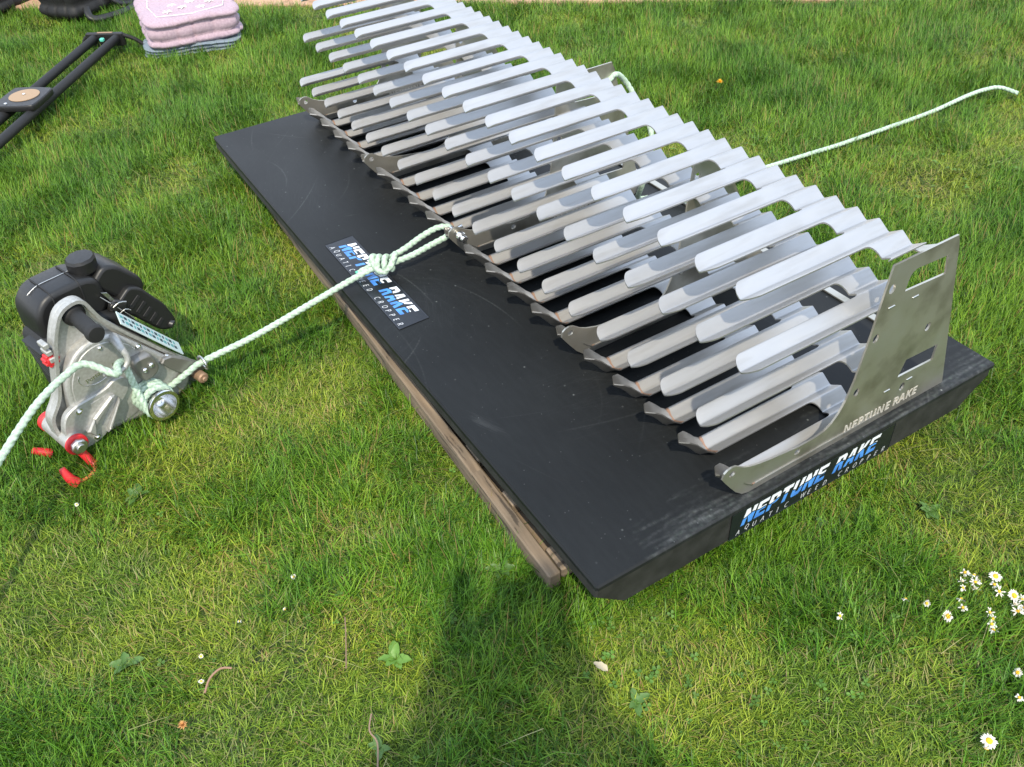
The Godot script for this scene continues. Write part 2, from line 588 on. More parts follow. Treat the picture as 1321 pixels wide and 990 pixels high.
func uv_of(mesh: ArrayMesh, f: Callable) -> ArrayMesh:
	var a := mesh.surface_get_arrays(0)
	var v: PackedVector3Array = a[Mesh.ARRAY_VERTEX]
	var n: PackedVector3Array = a[Mesh.ARRAY_NORMAL]
	var uv := PackedVector2Array()
	uv.resize(v.size())
	for i in v.size(): uv[i] = f.call(v[i], n[i])
	a[Mesh.ARRAY_TEX_UV] = uv
	a[Mesh.ARRAY_TANGENT] = null
	var out := ArrayMesh.new()
	out.add_surface_from_arrays(Mesh.PRIMITIVE_TRIANGLES, a)
	return out

func make_pallet():
	var t := thing("pallet", "weathered grey brown timber pallet lying under the black float", "pallet", Vector3(-0.016, 0, -0.104), -0.041)
	for x in [0.012, 0.33, 0.66]:
		plank("rail", t, Vector3(x, 0.031, -0.94), Vector3(1.88, 0.050, 0.026), PI / 2, x)
	for k in 11:
		var z: float = -0.032 - k * 0.1655 - (0.012 if k % 3 == 1 else 0.0)
		plank("slat", t, Vector3(0.176, 0.043, z), Vector3(0.296, 0.026, 0.060 if k % 2 == 0 else 0.046), 0.0, k * 0.37)
		plank("slat", t, Vector3(0.50, 0.043, z), Vector3(0.296, 0.026, 0.060), 0.0, k * 0.57)
	for x in [0.09, 0.42]:
		plank("lower_board", t, Vector3(x, 0.022, -0.94), Vector3(1.86, 0.014, 0.11), PI / 2, x * 5.0)

func make_float():
	var t := thing("float_board", "long black plastic float board with two blue and white stickers", "float board", Vector3.ZERO, -0.006)
	var z0 := 0.0193
	var z1 := -2.1185
	var w := 1.0347
	var st := st_new()
	box(st, Vector3(w / 2, 0.1425, (z0 + z1) / 2), Vector3(w, 0.015, z0 - z1), Basis(), 0.0035)
	part("deck_sheet", uv_of(commit(st), func(v, _n): return Vector2((v.z - z1) / (z0 - z1), v.x / w)), M.deck, t)
	st = st_new()
	var prof := poly([[0.004, 0.1352], [1.030, 0.1352], [1.033, 0.116], [0.955, 0.0575], [0.064, 0.0575], [0.000, 0.116]])
	# profile in x, y, swept along z
	prism(st, prof, z1 + 0.004, z0 - 0.004, 0.003, Transform3D.IDENTITY, true)
	part("hull", commit(st), M.hull, t)
	# printed stickers: one flat on the deck, one on the near side
	var s := part("sticker", sticker_mesh(Vector3(0.122, 0.1512, -1.273), Vector3(0, 0, 0.449), Vector3(-0.080, 0, 0.002)), M.sticker, t)
	s.set_meta("label", "sticker lying flat on the deck under the rope knot")
	s = part("sticker", sticker_mesh(Vector3(0.306, 0.1325, z0 - 0.0028), Vector3(0.432, 0, 0), Vector3(0, -0.0735, 0)), M.sticker, t)
	s.set_meta("label", "sticker on the near side of the hull, lower edge in the grass")

func sticker_mesh(o: Vector3, u: Vector3, v: Vector3) -> ArrayMesh:
	var n := u.cross(v).normalized() * -0.0006
	var st := st_new()
	st.set_smooth_group(-1)
	var c := [o, o + u, o + u + v, o + v]
	var uv := [Vector2(0, 0), Vector2(1, 0), Vector2(1, 1), Vector2(0, 1)]
	for k in [0, 1, 2, 0, 2, 3]:
		st.set_uv(uv[k]); st.add_vertex(c[k])
	for k in 4:
		var j := (k + 1) % 4
		for q in [[c[k], uv[k]], [c[k] + n, uv[k]], [c[j] + n, uv[j]], [c[k], uv[k]], [c[j] + n, uv[j]], [c[j], uv[j]]]:
			st.set_uv(Vector2(0.002, 0.5)); st.add_vertex(q[0])
	return commit(st)

# ---------- the rake ----------
const HALF := 0.025       # half the width of one fold
const RISE := 0.0155      # valley to ridge
const SHEET := 0.003

func fold(t: float) -> float:
	return RISE * (0.5 - 0.5 * asin(0.985 * cos(PI * t)) / asin(0.985))

func sheet(st: SurfaceTool, ts: Array, zf: Callable, yf: Callable, x0f: Callable, x1f: Callable, walls: Array):
	# a folded sheet: columns ts across, each from x0f to x1f; walls: [front, rear, far side, near side]
	var top := []
	for t in ts:
		top.append([Vector3(x0f.call(t), yf.call(t) + SHEET, zf.call(t)), Vector3(x1f.call(t), yf.call(t) + SHEET, zf.call(t))])
	var d := Vector3(0, SHEET, 0)
	for i in ts.size() - 1:
		var a: Vector3 = top[i][0]
		var b: Vector3 = top[i][1]
		var c: Vector3 = top[i + 1][1]
		var e: Vector3 = top[i + 1][0]
		st.set_smooth_group(1)
		quad(st, a, b, c, e)
		st.set_smooth_group(2)
		quad(st, a - d, e - d, c - d, b - d)
		st.set_smooth_group(-1)
		if walls[0]: quad(st, e, e - d, a - d, a)
		if walls[1]: quad(st, b, b - d, c - d, c)
	st.set_smooth_group(-1)
	if walls[2]: quad(st, top[0][0], top[0][0] - d, top[0][1] - d, top[0][1])
	if walls[3]: quad(st, top[-1][1], top[-1][1] - d, top[-1][0] - d, top[-1][0])

const ACROSS := [-1.0, -0.97, -0.92, -0.84, -0.72, -0.56, -0.35, -0.15, -0.06, 0.0, 0.06, 0.15, 0.35, 0.56, 0.72, 0.84, 0.92, 0.97, 1.0]

func round_end(t: float, r: float) -> float:
	var e := clampf((absf(t) * HALF - (HALF - r)) / r, 0.0, 1.0)
	return r * (1.0 - sqrt(maxf(0.0, 1.0 - e * e)))

func tine_mesh(length: float, blunt := false) -> ArrayMesh:
	var st := st_new()
	sheet(st, ACROSS, func(t): return t * HALF, fold, func(t): return 0.0 if blunt else round_end(t, 0.0195), func(_t): return length, [true, false, true, true])
	return commit(st)

func make_rake():
	var t := thing("rake", "stainless steel weed rake with four stacked rows of tines", "rake")
	var joint := 0.64
	var rear := 0.70
	var cut := 0.625
	#       valley height above the deck, tip x, first tine valley, number of tines, first stub valley
	var rows := [[0.0035, 0.364, 0.021, 21, 0.071, "lowest row of tines, each ending in an upturned toe"],
		[0.140, 0.2963, 0.0795, 20, 0.0295, "second row of tines from the bottom"],
		[0.290, 0.3183, 0.0258, 20, 0.0758, "third row of tines from the bottom"],
		[0.391, 0.3515, 0.0795, 20, 0.0295, "top row of tines"]]
	for n in 4:
		var r: Array = rows[n]
		var st := st_new()
		var count: int = r[3] + 20
		var first: float = minf(r[2], r[4])
		for k in count:
			var u := first + k * PITCH / 2
			var is_tine := absf(fposmod(u - r[2] + 0.01, PITCH) - 0.01) < 0.005
			sheet(st, ACROSS, func(q): return -u + q * HALF, fold,
				func(q): return joint if is_tine else cut - 0.0195 + (0.0195 - round_end(q, 0.0195)) , func(_q): return rear, [not is_tine, true, k == count - 1, k == 0])
		var row := part("tine_row", commit(st), M.steel, t, Vector3(0, DECK + r[0] - 0.003, 0))
		row.set_meta("label", r[5])
		var mesh := tine_mesh(joint - r[1], n == 0)
		for k in r[3]:
			part("tine", mesh, M.steel, row, Vector3(r[1], 0, -(r[2] + k * PITCH)))
		if n == 0:
			var toe := toe_mesh()
			var weld := weld_mesh()
			for k in r[3]:
				part("toe", toe, M.toe, row, Vector3(0, 0, -(r[2] + k * PITCH)))
				part("weld", weld, M.weld, row, Vector3(0, 0, -(r[2] + k * PITCH)))
	# five upright plates
	var pm := plate_mesh(true)
	var low := plate_mesh(false)
	var tab := box_mesh(Vector3(0.017, 0.0045, 0.004), 0.001)
	var tm := lettering()
	for k in 5:
		var p := part("side_plate", pm if k in [0, 2] else low, M.plate, t, Vector3(0, DECK, -k * 0.5))
		p.set_meta("label", ["near end plate", "first inner plate from the near end", "middle plate with the shackle at its nose", "fourth plate from the near end", "far end plate"][k])
		part("lettering", tm, M.letter, p, Vector3(0.702, 0.0245, 0.0022)).rotation.z = 0.0
		for h in [[.704, .296], [.641, .300], [.767, .073], [.703, .073]]:
			if h[1] < .2 or k in [0, 2]: part("tab", tab, M.galv, p, Vector3(h[0], h[1], 0.0015))
		if not k in [0, 2]: continue
		var st := st_new()
		prism(st, poly([[0.70, 0.0], [0.762, 0.0], [0.70, 0.030]]), -0.0015, 0.0015, 0.0, Transform3D(Basis(Vector3.RIGHT, Vector3(0, 0, -1), Vector3.UP), Vector3.ZERO))
		part("gusset", commit(st), M.plate, p, Vector3(0, 0.383, -0.002))
	var st2 := st_new()
	box(st2, Vector3(0.950, DECK + 0.003, -1.04), Vector3(0.020, 0.005, 1.88), Basis(), 0.001)
	part("rear_rail", commit(st2), M.plate, t)

func toe_mesh() -> ArrayMesh:
	# the open channel at the end of a bottom tine, bent upwards like the tip of a ski
	var spine := [[0.366, 0.0], [0.345, 0.002], [0.334, 0.012], [0.318, 0.033], [0.304, 0.049], [0.286, 0.066]]
	var nears := [[0.362, 0.0155, 0.025], [0.342, 0.030, 0.0235], [0.327, 0.046, 0.021], [0.317, 0.057, 0.018], [0.303, 0.066, 0.0135], [0.285, 0.071, 0.004]]
	var fars := [[0.362, 0.0155, -0.025], [0.345, 0.031, -0.021], [0.331, 0.048, -0.0165], [0.315, 0.066, -0.0125], [0.300, 0.083, -0.006], [0.284, 0.090, -0.0005]]
	var grid := []
	for i in 6:
		var row := []
		var s := Vector3(spine[i][0], spine[i][1], 0.0005 * i)
		var f := Vector3(fars[i][0], fars[i][1], fars[i][2])
		var n := Vector3(nears[i][0], nears[i][1], nears[i][2])
		for q in [f, f.lerp(s, 0.5), f.lerp(s, 0.85), s + Vector3(0.001, 0.001, 0), n.lerp(s, 0.85), n.lerp(s, 0.5), n]: row.append(q)
		grid.append(row)
	var st := st_new()
	for i in 5:
		for j in 6:
			var a: Vector3 = grid[i][j]
			var b: Vector3 = grid[i + 1][j]
			var c: Vector3 = grid[i + 1][j + 1]
			var e: Vector3 = grid[i][j + 1]
			var d := Vector3(0.0019, 0.0019, 0)
			st.set_smooth_group(1)
			quad(st, b + d, a + d, e + d, c + d)
			st.set_smooth_group(2)
			quad(st, a, b, c, e)
			st.set_smooth_group(-1)
			if j == 0: quad(st, a, a + d, b + d, b)
			if j == 5: quad(st, e, c, c + d, e + d)
			if i == 4: quad(st, b, b + d, c + d, c)
	return commit(st)

func weld_mesh() -> ArrayMesh:
	var st := st_new()
	sheet(st, ACROSS, func(t): return t * HALF * 0.99, func(t): return fold(t) + 0.0005, func(t): return 0.3635 + 0.0005 * sin(t * 9.0), func(t): return 0.3685 + 0.0010 * sin(t * 7.0 + 1.0), [true, true, true, true])
	return commit(st)

func ellipse(c: Vector2, a: float, b: float, turn := 0.0, n := 14) -> PackedVector2Array:
	var p := PackedVector2Array()
	for i in n:
		p.append(c + Vector2(a * cos(TAU * i / n), b * sin(TAU * i / n)).rotated(turn))
	return p

func with_hole(outer: PackedVector2Array, hole: PackedVector2Array, out_to: Vector2) -> PackedVector2Array:
	# the hole joined to the outside by a hair-thin slit, so that the outline stays one polygon
	var c := Vector2.ZERO
	for v in hole: c += v / hole.size()
	var d := (out_to - c).normalized().orthogonal() * 0.0001
	var cutter := Geometry2D.merge_polygons(hole, PackedVector2Array([c - d, c + d, out_to + d, out_to - d]))
	var best := outer
	var area := 0.0
	for q in Geometry2D.clip_polygons(outer, cutter[0]):
		var a := 0.0
		for i in q.size(): a += q[i].cross(q[(i + 1) % q.size()])
		if absf(a) > area:
			area = absf(a); best = q
	return best

func plate_mesh(full: bool) -> ArrayMesh:
	var o := poly([[.2835, .076], [.2865, .089], [.294, .0945], [.303, .0965], [.313, .0945], [.322, .088], [.333, .080], [.348, .073], [.375, .0655], [.405, .060], [.434, .056], [.47, .051], [.500, .050], [.522, .051],
		[.540, .055], [.556, .065], [.570, .083], [.582, .110], [.592, .150], [.602, .22], [.6065, .262], [.611, .32], [.618, .395 if full else .384],
		[.781 if full else .690, .395 if full else .384], [.790 if full else .705, .375 if full else .36], [.893, .001], [.356, .001], [.340, .006], [.322, .022], [.307, .042], [.294, .060]])
	if full: o = with_hole(o, poly([[.671, .350], [.676, .359], [.686, .3635], [.768, .359], [.777, .316], [.668, .322]]), Vector2(.9, .345))
	o = with_hole(o, poly([[.737, .135], [.829, .131], [.828, .092], [.726, .096]]), Vector2(.95, .112))
	for h in [[.629, .343, .5], [.621, .239, .5], [.607, .118, .5]]:
		o = with_hole(o, ellipse(Vector2(h[0], h[1]), .0075, .010), Vector2(h[2], h[1]))
	for h in ([[.774, .198, 1.0], [.751, .06, 1.0]] if full else [[.751, .06, 1.0]]):
		o = with_hole(o, ellipse(Vector2(h[0], h[1]), .007, .010), Vector2(h[2], h[1] + 0.03))
	for h in [[.473, .038], [.306, .079]]:
		o = with_hole(o, ellipse(Vector2(h[0], h[1]), .0075, .0065), Vector2(h[0] - 0.02, -.1))
	var st := st_new()
	prism(st, o, -0.002, 0.002)
	return commit(st)

func lettering() -> Mesh:
	var tm := TextMesh.new()
	var f := SystemFont.new()
	f.font_names = PackedStringArray(["Droid Sans"])
	f.font_weight = 700
	tm.font = f
	tm.text = "NEPTUNE RAKE"
	tm.font_size = 40
	tm.pixel_size = 0.00072
	tm.depth = 0.0012
	return tm

# ---------- the winch ----------
func make_winch():
	# local axes: x along the housing, y up, z out of its face
	var turn := atan2(0.30113, 0.95358)
	var t := thing("capstan_winch", "silver petrol capstan winch with black engine and pale rope round its drum", "winch", Vector3(-0.6014, 0.010, -1.0287), turn)
	var st := st_new()
	var outline := filleted([[.003, .350, .024], [.056, .354, .026], [.074, .290, .03], [.102, .244, .03], [.212, .085, .02], [.242, .050, .012], [.240, .014, .014], [.205, .002, .02], [.101, -.006], [.03, .012], [-.06, .020], [-.112, .040, .03], [-.112, .120, .02], [-.074, .160, .03], [-.056, .225, .04], [-.030, .300, .03]], 0.02, 5)
	prism(st, outline, -0.036, -0.018, 0.003, Transform3D.IDENTITY, true, 2)
	var body := part("housing", commit(st), M.alu, t)
	# the flange that stands round its edge
	st = st_new()
	prism(st, with_hole(outline, inset(outline, 0.0075), Vector2(0.05, -0.2)), -0.019, -0.003, 0.0)
	part("flange", commit(st), M.alu, body)
	# raised gear cover
	st = st_new()
	prism(st, filleted([[-.064, .140], [-.056, .186], [-.040, .218], [-.012, .246], [.018, .258], [.052, .257], [.086, .244, .03], [.200, .084, .03], [.214, .050, .02], [.196, .012, .02], [.100, .002], [.03, .018], [-.046, .028], [-.072, .06]], 0.016, 4), -0.020, 0.010, 0.008, Transform3D.IDENTITY, false, 3)
	part("gear_cover", commit(st), M.alu, body)
	st = st_new()
	prism(st, filleted([[-.052, .142], [-.046, .180], [-.030, .208], [-.006, .234], [.020, .244], [.048, .243], [.078, .230], [.108, .198, .03], [.13, .13, .03], [.10, .04, .03], [.03, .026], [-.05, .04]], 0.016, 4), 0.008, 0.0118, 0.0015)
	part("cover_face", commit(st), M.alu, body)
	# foot arm with two ribs
	st = st_new()
	prism(st, filleted([[-.086, .130], [-.060, .139, .01], [.014, .139, .02], [.036, .150, .015], [.064, .146, .02], [.068, .112, .02], [.020, .072], [-.026, .028], [-.070, .022], [-.104, .046], [-.102, .100]], 0.016, 4), 0.005, 0.021, 0.003)
	part("foot_arm", commit(st), M.alu, body)
	for r in [[[-.038, .075], [.024, .120], [.014, .124], [-.040, .094]], [[-.022, .040], [.022, .088], [.030, .106], [-.016, .050]], [[-.062, .070], [-.035, .096], [-.048, .046]]]:
		st = st_new()
		prism(st, poly(r), 0.018, 0.034, 0.004)
		part("rib", commit(st), M.alu, body)
	for r in [[[-.030, .104], [.012, .126], [-.028, .126]], [[-.024, .062], [.010, .094], [.022, .100], [-.016, .052]]]:
		st = st_new()
		prism(st, poly(r), 0.0205, 0.0222, 0.0004)
		part("recess", commit(st), M.alu, body)
	# lettering cast into the cover: a small script word and the curved stroke under it
	var tm := TextMesh.new()
	var f := SystemFont.new()
	f.font_names = PackedStringArray(["Droid Serif"])
	f.font_italic = true
	tm.font = f
	tm.text = "Portable"
	tm.font_size = 32
	tm.pixel_size = 0.00042
	tm.depth = 0.001
	part("cast_lettering", tm, M.bright, body, Vector3(0.012, 0.178, 0.0133)).rotation.z = 0.12
	st = st_new()
	var arc := []
	for i in 15:
		var a := lerpf(PI * 0.85, PI * 2.02, i / 14.0)
		arc.append(Vector3(0.012 + 0.040 * cos(a), 0.184 + 0.026 * sin(a), 0.0130))
	tube(st, arc, 0.0009, 0.004, 6)
	part("cast_swoosh", commit(st), M.bright, body)
	for b in [[.041, .233, .008], [.119, .186, .008], [.173, .122, .006], [-.056, .124, .021], [-.046, .040, .021], [.190, .100, .004], [.185, .085, .004]]:
		st = st_new()
		var xf := Transform3D(Basis(Vector3.RIGHT, Vector3(0, 0, 1), Vector3.DOWN), Vector3(b[0], b[1], b[2]))
		lathe(st, [Vector2(0, 0), Vector2(0.0075, 0), Vector2(0.0075, 0), Vector2(0.0075, 0.002), Vector2(0.0075, 0.002), Vector2(0.0052, 0.002), Vector2(0.0052, 0.002), Vector2(0.0048, 0.006), Vector2(0.003, 0.0076), Vector2(0, 0.008)], 14, xf)
		part("bolt", commit(st), M.bright, body)
	# carrying grip
	st = st_new()
	var gx := Transform3D(Basis(Vector3.RIGHT, Vector3(-0.08, 0.02, 1).normalized(), Vector3.DOWN), Vector3(0.030, 0.318, -0.02))
	lathe(st, [Vector2(0, 0), Vector2(0.024, 0), Vector2(0.025, 0.004), Vector2(0.024, 0.010), Vector2(0.0185, 0.013), Vector2(0.0165, 0.02), Vector2(0.0172, 0.06), Vector2(0.0165, 0.095), Vector2(0.0195, 0.099), Vector2(0.0195, 0.110), Vector2(0.017, 0.1155), Vector2(0.017, 0.1155), Vector2(0, 0.1165)], 28, gx)
	part("grip", commit(st), M.rubber, t)
	# pigtail hook
	st = st_new()
	var hk := smooth_path([Vector3(.078, .236, .006), Vector3(.074, .240, .026), Vector3(.071, .231, .046), Vector3(.073, .212, .055), Vector3(.066, .197, .058), Vector3(.048, .190, .060), Vector3(.028, .194, .060), Vector3(.014, .204, .058)], 0.006)
	rings(st, hk, func(i, _a, _l): return lerpf(0.0120, 0.0068, clampf(float(i) / (hk.size() * 0.45), 0, 1)), 12)
	part("rope_hook", commit(st), M.alu, t)
	# bracket above the drum
	st = st_new()
	prism(st, curve2([[.086, .164], [.096, .174], [.120, .172], [.132, .164], [.140, .130], [.128, .112], [.104, .108], [.093, .118]], 2), 0.010, 0.034, 0.006, Transform3D.IDENTITY, false, 2)
	var br := part("drum_bracket", commit(st), M.dull_steel, t)
	for b in [[.104, .140], [.121, .144]]:
		st = st_new()
		lathe(st, [Vector2(0, 0), Vector2(0.0062, 0), Vector2(0.0062, 0.003), Vector2(0.004, 0.0052), Vector2(0, 0.006)], 14, Transform3D(Basis(Vector3.RIGHT, Vector3(0, 0, 1), Vector3.DOWN), Vector3(b[0], b[1], 0.034)))
		part("bolt", commit(st), M.bright, br)
	# capstan drum: flared lip with a hollow, polished end
	st = st_new()
	lathe(st, [Vector2(0.034, 0.0), Vector2(0.030, 0.012), Vector2(0.0255, 0.010), Vector2(0.0255, 0.066), Vector2(0.030, 0.069), Vector2(0.0372, 0.072), Vector2(0.0372, 0.072), Vector2(0.0380, 0.077), Vector2(0.0368, 0.0805), Vector2(0.0368, 0.0805), Vector2(0.0295, 0.0815), Vector2(0.0295, 0.0815), Vector2(0.0275, 0.072), Vector2(0.022, 0.055), Vector2(0.014, 0.045), Vector2(0.006, 0.043), Vector2(0.0, 0.0425)], 40, Transform3D(Basis(Vector3.RIGHT, Vector3(0, 0, 1), Vector3.DOWN), Vector3(0.0975, 0.064, 0.004)))
	part("drum", commit(st), M.bright, t)
	# rope guide: brown roller, arm and wire eye
	st = st_new()
	prism(st, curve2([[.150, .120], [.178, .125], [.232, .072], [.246, .050], [.232, .036], [.206, .046], [.180, .074]], 2), 0.004, 0.020, 0.003)
	part("guide_arm", commit(st), M.dull_steel, t)
	st = st_new()
	cyl(st, Vector3(.2225, .040, 0.0), Vector3(.2225, .040, .046), .0135, 20, .003)
	cyl(st, Vector3(.2225, .040, 0.046), Vector3(.2225, .040, .052), .0065, 12, .002)
	part("guide_roller", commit(st), M.rust, t)
	st = st_new()
	var eye := []
	for i in 13:
		var a := lerpf(-0.3, TAU * 0.83, i / 12.0)
		eye.append(Vector3(.236 + .004 * i / 12.0, .073 + .0165 * sin(a), .034 + .0185 * cos(a)))
	eye.append(Vector3(.246, .046, .012))
	tube(st, eye, 0.0032, 0.005, 10)
	part("guide_eye", commit(st), M.galv, t)
	# sloping data plate along the upper edge of the housing
	st = st_new()
	var a2 := Vector2(.104, .248)
	var b2 := Vector2(.212, .091)
	var dir := (b2 - a2).normalized()
	var nn := Vector2(-dir.y, dir.x)
	if nn.x < 0: nn = -nn
	var pv := Vector3(nn.x * 0.016, nn.y * 0.016, -0.038)            # across the plate, front edge to rear edge
	var pu := Vector3(dir.x, dir.y, 0)
	var p0 := Vector3(a2.x + nn.x * 0.005, a2.y + nn.y * 0.005, -0.004)
	var long := a2.distance_to(b2)
	var pn := pu.cross(pv).normalized()
	if pn.y < 0: pn = -pn
	var pb := Basis(pu, pn, pu.cross(pn))
	box(st, p0 + pu * long * 0.5 + pv * 0.5, Vector3(long, 0.003, pv.length()), pb, 0.0006)
	var dp := part("data_plate", commit(st), smp(Color(0.48, 0.58, 0.57), 0.4), t)
	for k in 15:
		for j in 2:
			st = st_new()
			box(st, p0 + pu * (0.010 + k * (long - 0.02) / 15.0) + pv * (0.30 + 0.38 * j) + pn * 0.0018, Vector3(0.0085 if (k + j) % 3 else 0.005, 0.0006, 0.009), pb, 0.0001)
			part("print_mark", commit(st), M.teal if (k + j) % 2 else M.ink, dp)
	# front foot: pin with red collars
	st = st_new()
	cyl(st, Vector3(-.094, .062, -.080), Vector3(-.094, .062, .030), .0225, 28, .003)
	var pin := part("foot_pin", commit(st), M.alu, t)
	st = st_new()
	cyl(st, Vector3(-.094, .062, .029), Vector3(-.094, .062, .040), .0245, 28, .002)
	part("collar", commit(st), M.red, pin)
	st = st_new()
	cyl(st, Vector3(-.094, .062, -.094), Vector3(-.094, .062, -.078), .0245, 28, .002)
	part("collar", commit(st), M.red, pin)
	st = st_new()
	cyl(st, Vector3(-.094, .062, .038), Vector3(-.094, .062, .052), .0185, 8, .003)
	cyl(st, Vector3(-.094, .062, .050), Vector3(-.094, .062, .058), .010, 18, .001)
	cyl(st, Vector3(-.094, .062, -.104), Vector3(-.094, .062, -.090), .0185, 8, .003)
	part("pin_nut", commit(st), M.galv, pin)
	# red rubber tethers that hang from the collars into the grass
	st = st_new()
	tube(st, [Vector3(-.094, .040, .036), Vector3(-.090, .024, .042), Vector3(-.088, .012, .050), Vector3(-.085, .006, .058)], .0095, .006, 10)
	part("tether", commit(st), M.red, pin)
	st = st_new()
	tube(st, [Vector3(-.085, .006, .058), Vector3(-.098, .002, .072), Vector3(-.118, .002, .078), Vector3(-.138, .006, .078)], .0042, .006, 8)
	part("tether_strap", commit(st), M.orange, pin)
	st = st_new()
	var tab := smooth_path([Vector3(-.140, .006, .078), Vector3(-.146, .018, .074), Vector3(-.149, .034, .068), Vector3(-.150, .048, .062)], .005)
	rings(st, tab, func(i, _a, _l): return lerpf(.0125, .006, float(i) / tab.size()), 12)
	part("tether_tab", commit(st), M.red, pin)
	st = st_new()
	tab = smooth_path([Vector3(-.128, .004, -.055), Vector3(-.138, .012, -.062), Vector3(-.150, .020, -.070), Vector3(-.156, .026, -.072)], .005)
	rings(st, tab, func(i, _a, _l): return lerpf(.011, .007, float(i) / tab.size()), 12)
	part("tether_tab", commit(st), M.red, pin)
	make_engine(t)

func make_engine(t: Node3D):
	var st := st_new()
	# fuel tank, moulded in two bulging halves with grooves
	prism(st, filleted([[-.018, .222], [-.030, .250], [-.026, .312], [-.004, .338], [.020, .348], [.098, .347], [.128, .330], [.132, .260], [.100, .240]], 0.018, 4), -0.185, -0.076, 0.012, Transform3D.IDENTITY, true, 3)
	var eng := part("engine_tank", commit(st), M.black, t)
	for x in [0.022, 0.084]:
		st = st_new()
		var band := [Vector3(x - .004, .250, -.0755), Vector3(x - .002, .300, -.0752), Vector3(x, .332, -.0758), Vector3(x, .3455, -.084), Vector3(x, .3490, -.105), Vector3(x, .3490, -.170)]
		tube(st, band, 0.0020, 0.006, 8)
		part("tank_groove", commit(st), M.rubber, eng)
	st = st_new()
	tube(st, [Vector3(-.006, .3385, -.132), Vector3(.020, .3485, -.132), Vector3(.06, .3483, -.132), Vector3(.098, .3474, -.132)], 0.0010, 0.006, 6)
	part("tank_seam", commit(st), M.galv, eng)
	# filler cap with ribbed rim
	st = st_new()
	var capx := Transform3D(Basis(Vector3.RIGHT, Vector3(0.06, 1, 0.10).normalized(), Vector3(0, 0, 1)), Vector3(.120, .326, -.126))
	lathe(st, [Vector2(0.024, 0), Vector2(0.026, 0.010), Vector2(0.0325, 0.014), Vector2(0.0325, 0.014), Vector2(0.0325, 0.040), Vector2(0.0325, 0.040), Vector2(0.0290, 0.047), Vector2(0.0290, 0.047), Vector2(0.0, 0.048)], 10, capx)
	part("filler_cap", commit(st), M.black, t)
	# air filter housing
	st = st_new()
	var fx := Transform3D(Basis(Vector3(0, 0, 1), deg_to_rad(-52)), Vector3(.172, .287, -.13))
	prism(st, filleted([[-.062, -.032], [-.062, .018], [-.036, .034], [.036, .034], [.060, .018], [.060, -.034]], 0.016, 4), -0.055, 0.045, 0.009, fx, true, 3)
	part("air_filter", commit(st), M.black, t)
	# muffler guard that slopes down to the right
	st = st_new()
	fx = Transform3D(Basis(Vector3(0, 0, 1), deg_to_rad(-57)), Vector3(.205, .205, -.115))
	prism(st, filleted([[-.078, -.034], [-.078, .020], [-.052, .032], [.030, .028], [.084, .010], [.086, -.016], [.060, -.030]], 0.012, 4), -0.050, 0.045, 0.006, fx, true, 3)
	var guard := part("muffler_guard", commit(st), M.black, t)
	for k in 5:
		st = st_new()
		box(st, Vector3(-.044 + .022 * k, -.002 - .003 * k, .046), Vector3(.010, .034 - .003 * k, .003), Basis(), .001)
		var slot := part("guard_louvre", commit(st), M.rubber, guard)
		slot.transform = fx * Transform3D.IDENTITY
	st = st_new()
	cyl(st, Vector3(.240, .142, -.075), Vector3(.245, .136, -.066), .010, 14, .002)
	part("outlet", commit(st), M.dark_metal, guard)
	# crankcase and recoil housing behind the gearbox
	st = st_new()
	prism(st, curve2([[-.042, .150], [-.046, .210], [-.038, .250], [.0, .264], [.08, .262], [.140, .235], [.176, .165], [.15, .08], [.06, .05], [-.03, .06]], 3), -0.175, -0.056, 0.014, Transform3D.IDENTITY, true, 3)
	part("crankcase", commit(st), M.rubber, t)
	for k in 9:
		st = st_new()
		box(st, Vector3(-.042 + 0.0016 * k, .248 - k * .0125, -.092), Vector3(.030, .0045, .085), Basis(Vector3(0, 0, 1), 0.12), .001)
		part("cooling_fin", commit(st), M.black, t)
	# red stop knob with a fluted edge
	st = st_new()
	cyl(st, Vector3(-.050, .246, -.034), Vector3(-.050, .247, -.008), .0125, 9, .003)
	for k in 9:
		var a := TAU * k / 9
		cyl(st, Vector3(-.050 + .0125 * cos(a), .246 + .0125 * sin(a), -.030), Vector3(-.050 + .0125 * cos(a), .247 + .0125 * sin(a), -.010), .0040, 8, .001)
	part("stop_knob", commit(st), M.red, t)
	# hinge lugs at the left of the housing
	st = st_new()
	for k in 3: box(st, Vector3(-.050, .286 - k * .018, -.020), Vector3(.012, .012, .030), Basis(), .002)
	part("hinge_lug", commit(st), M.alu, t)
	# carburettor and linkage between tank and guard
	st = st_new()
	box(st, Vector3(.142, .250, -.085), Vector3(.036, .030, .040), Basis(Vector3(0, 0, 1), -0.6), .004)
	cyl(st, Vector3(.128, .262, -.070), Vector3(.128, .262, -.056), .009, 12)
	part("carburettor", commit(st), M.dark_metal, t)
	st = st_new()
	tube(st, [Vector3(.112, .292, -.070), Vector3(.135, .255, -.060), Vector3(.160, .212, -.056)], .0014, .01, 6)
	tube(st, [Vector3(.125, .262, -.056), Vector3(.140, .268, -.054), Vector3(.156, .262, -.054)], .0016, .006, 6)
	tube(st, [Vector3(.132, .240, -.056), Vector3(.147, .247, -.052), Vector3(.158, .238, -.052)], .0013, .006, 6)
	part("linkage", commit(st), M.galv, t)
	st = st_new()
	prism(st, poly([[.118, .300], [.130, .272], [.142, .262], [.130, .294]]), -.074, -.070, 0.0005)
	part("shroud_tab", commit(st), M.galv, t)

func wl(v: Vector3) -> Vector3:      # winch axes to the world
	var turn := atan2(0.30113, 0.95358)
	return Vector3(-0.6014, 0.010, -1.0287) + Basis(Vector3.UP, turn) * v

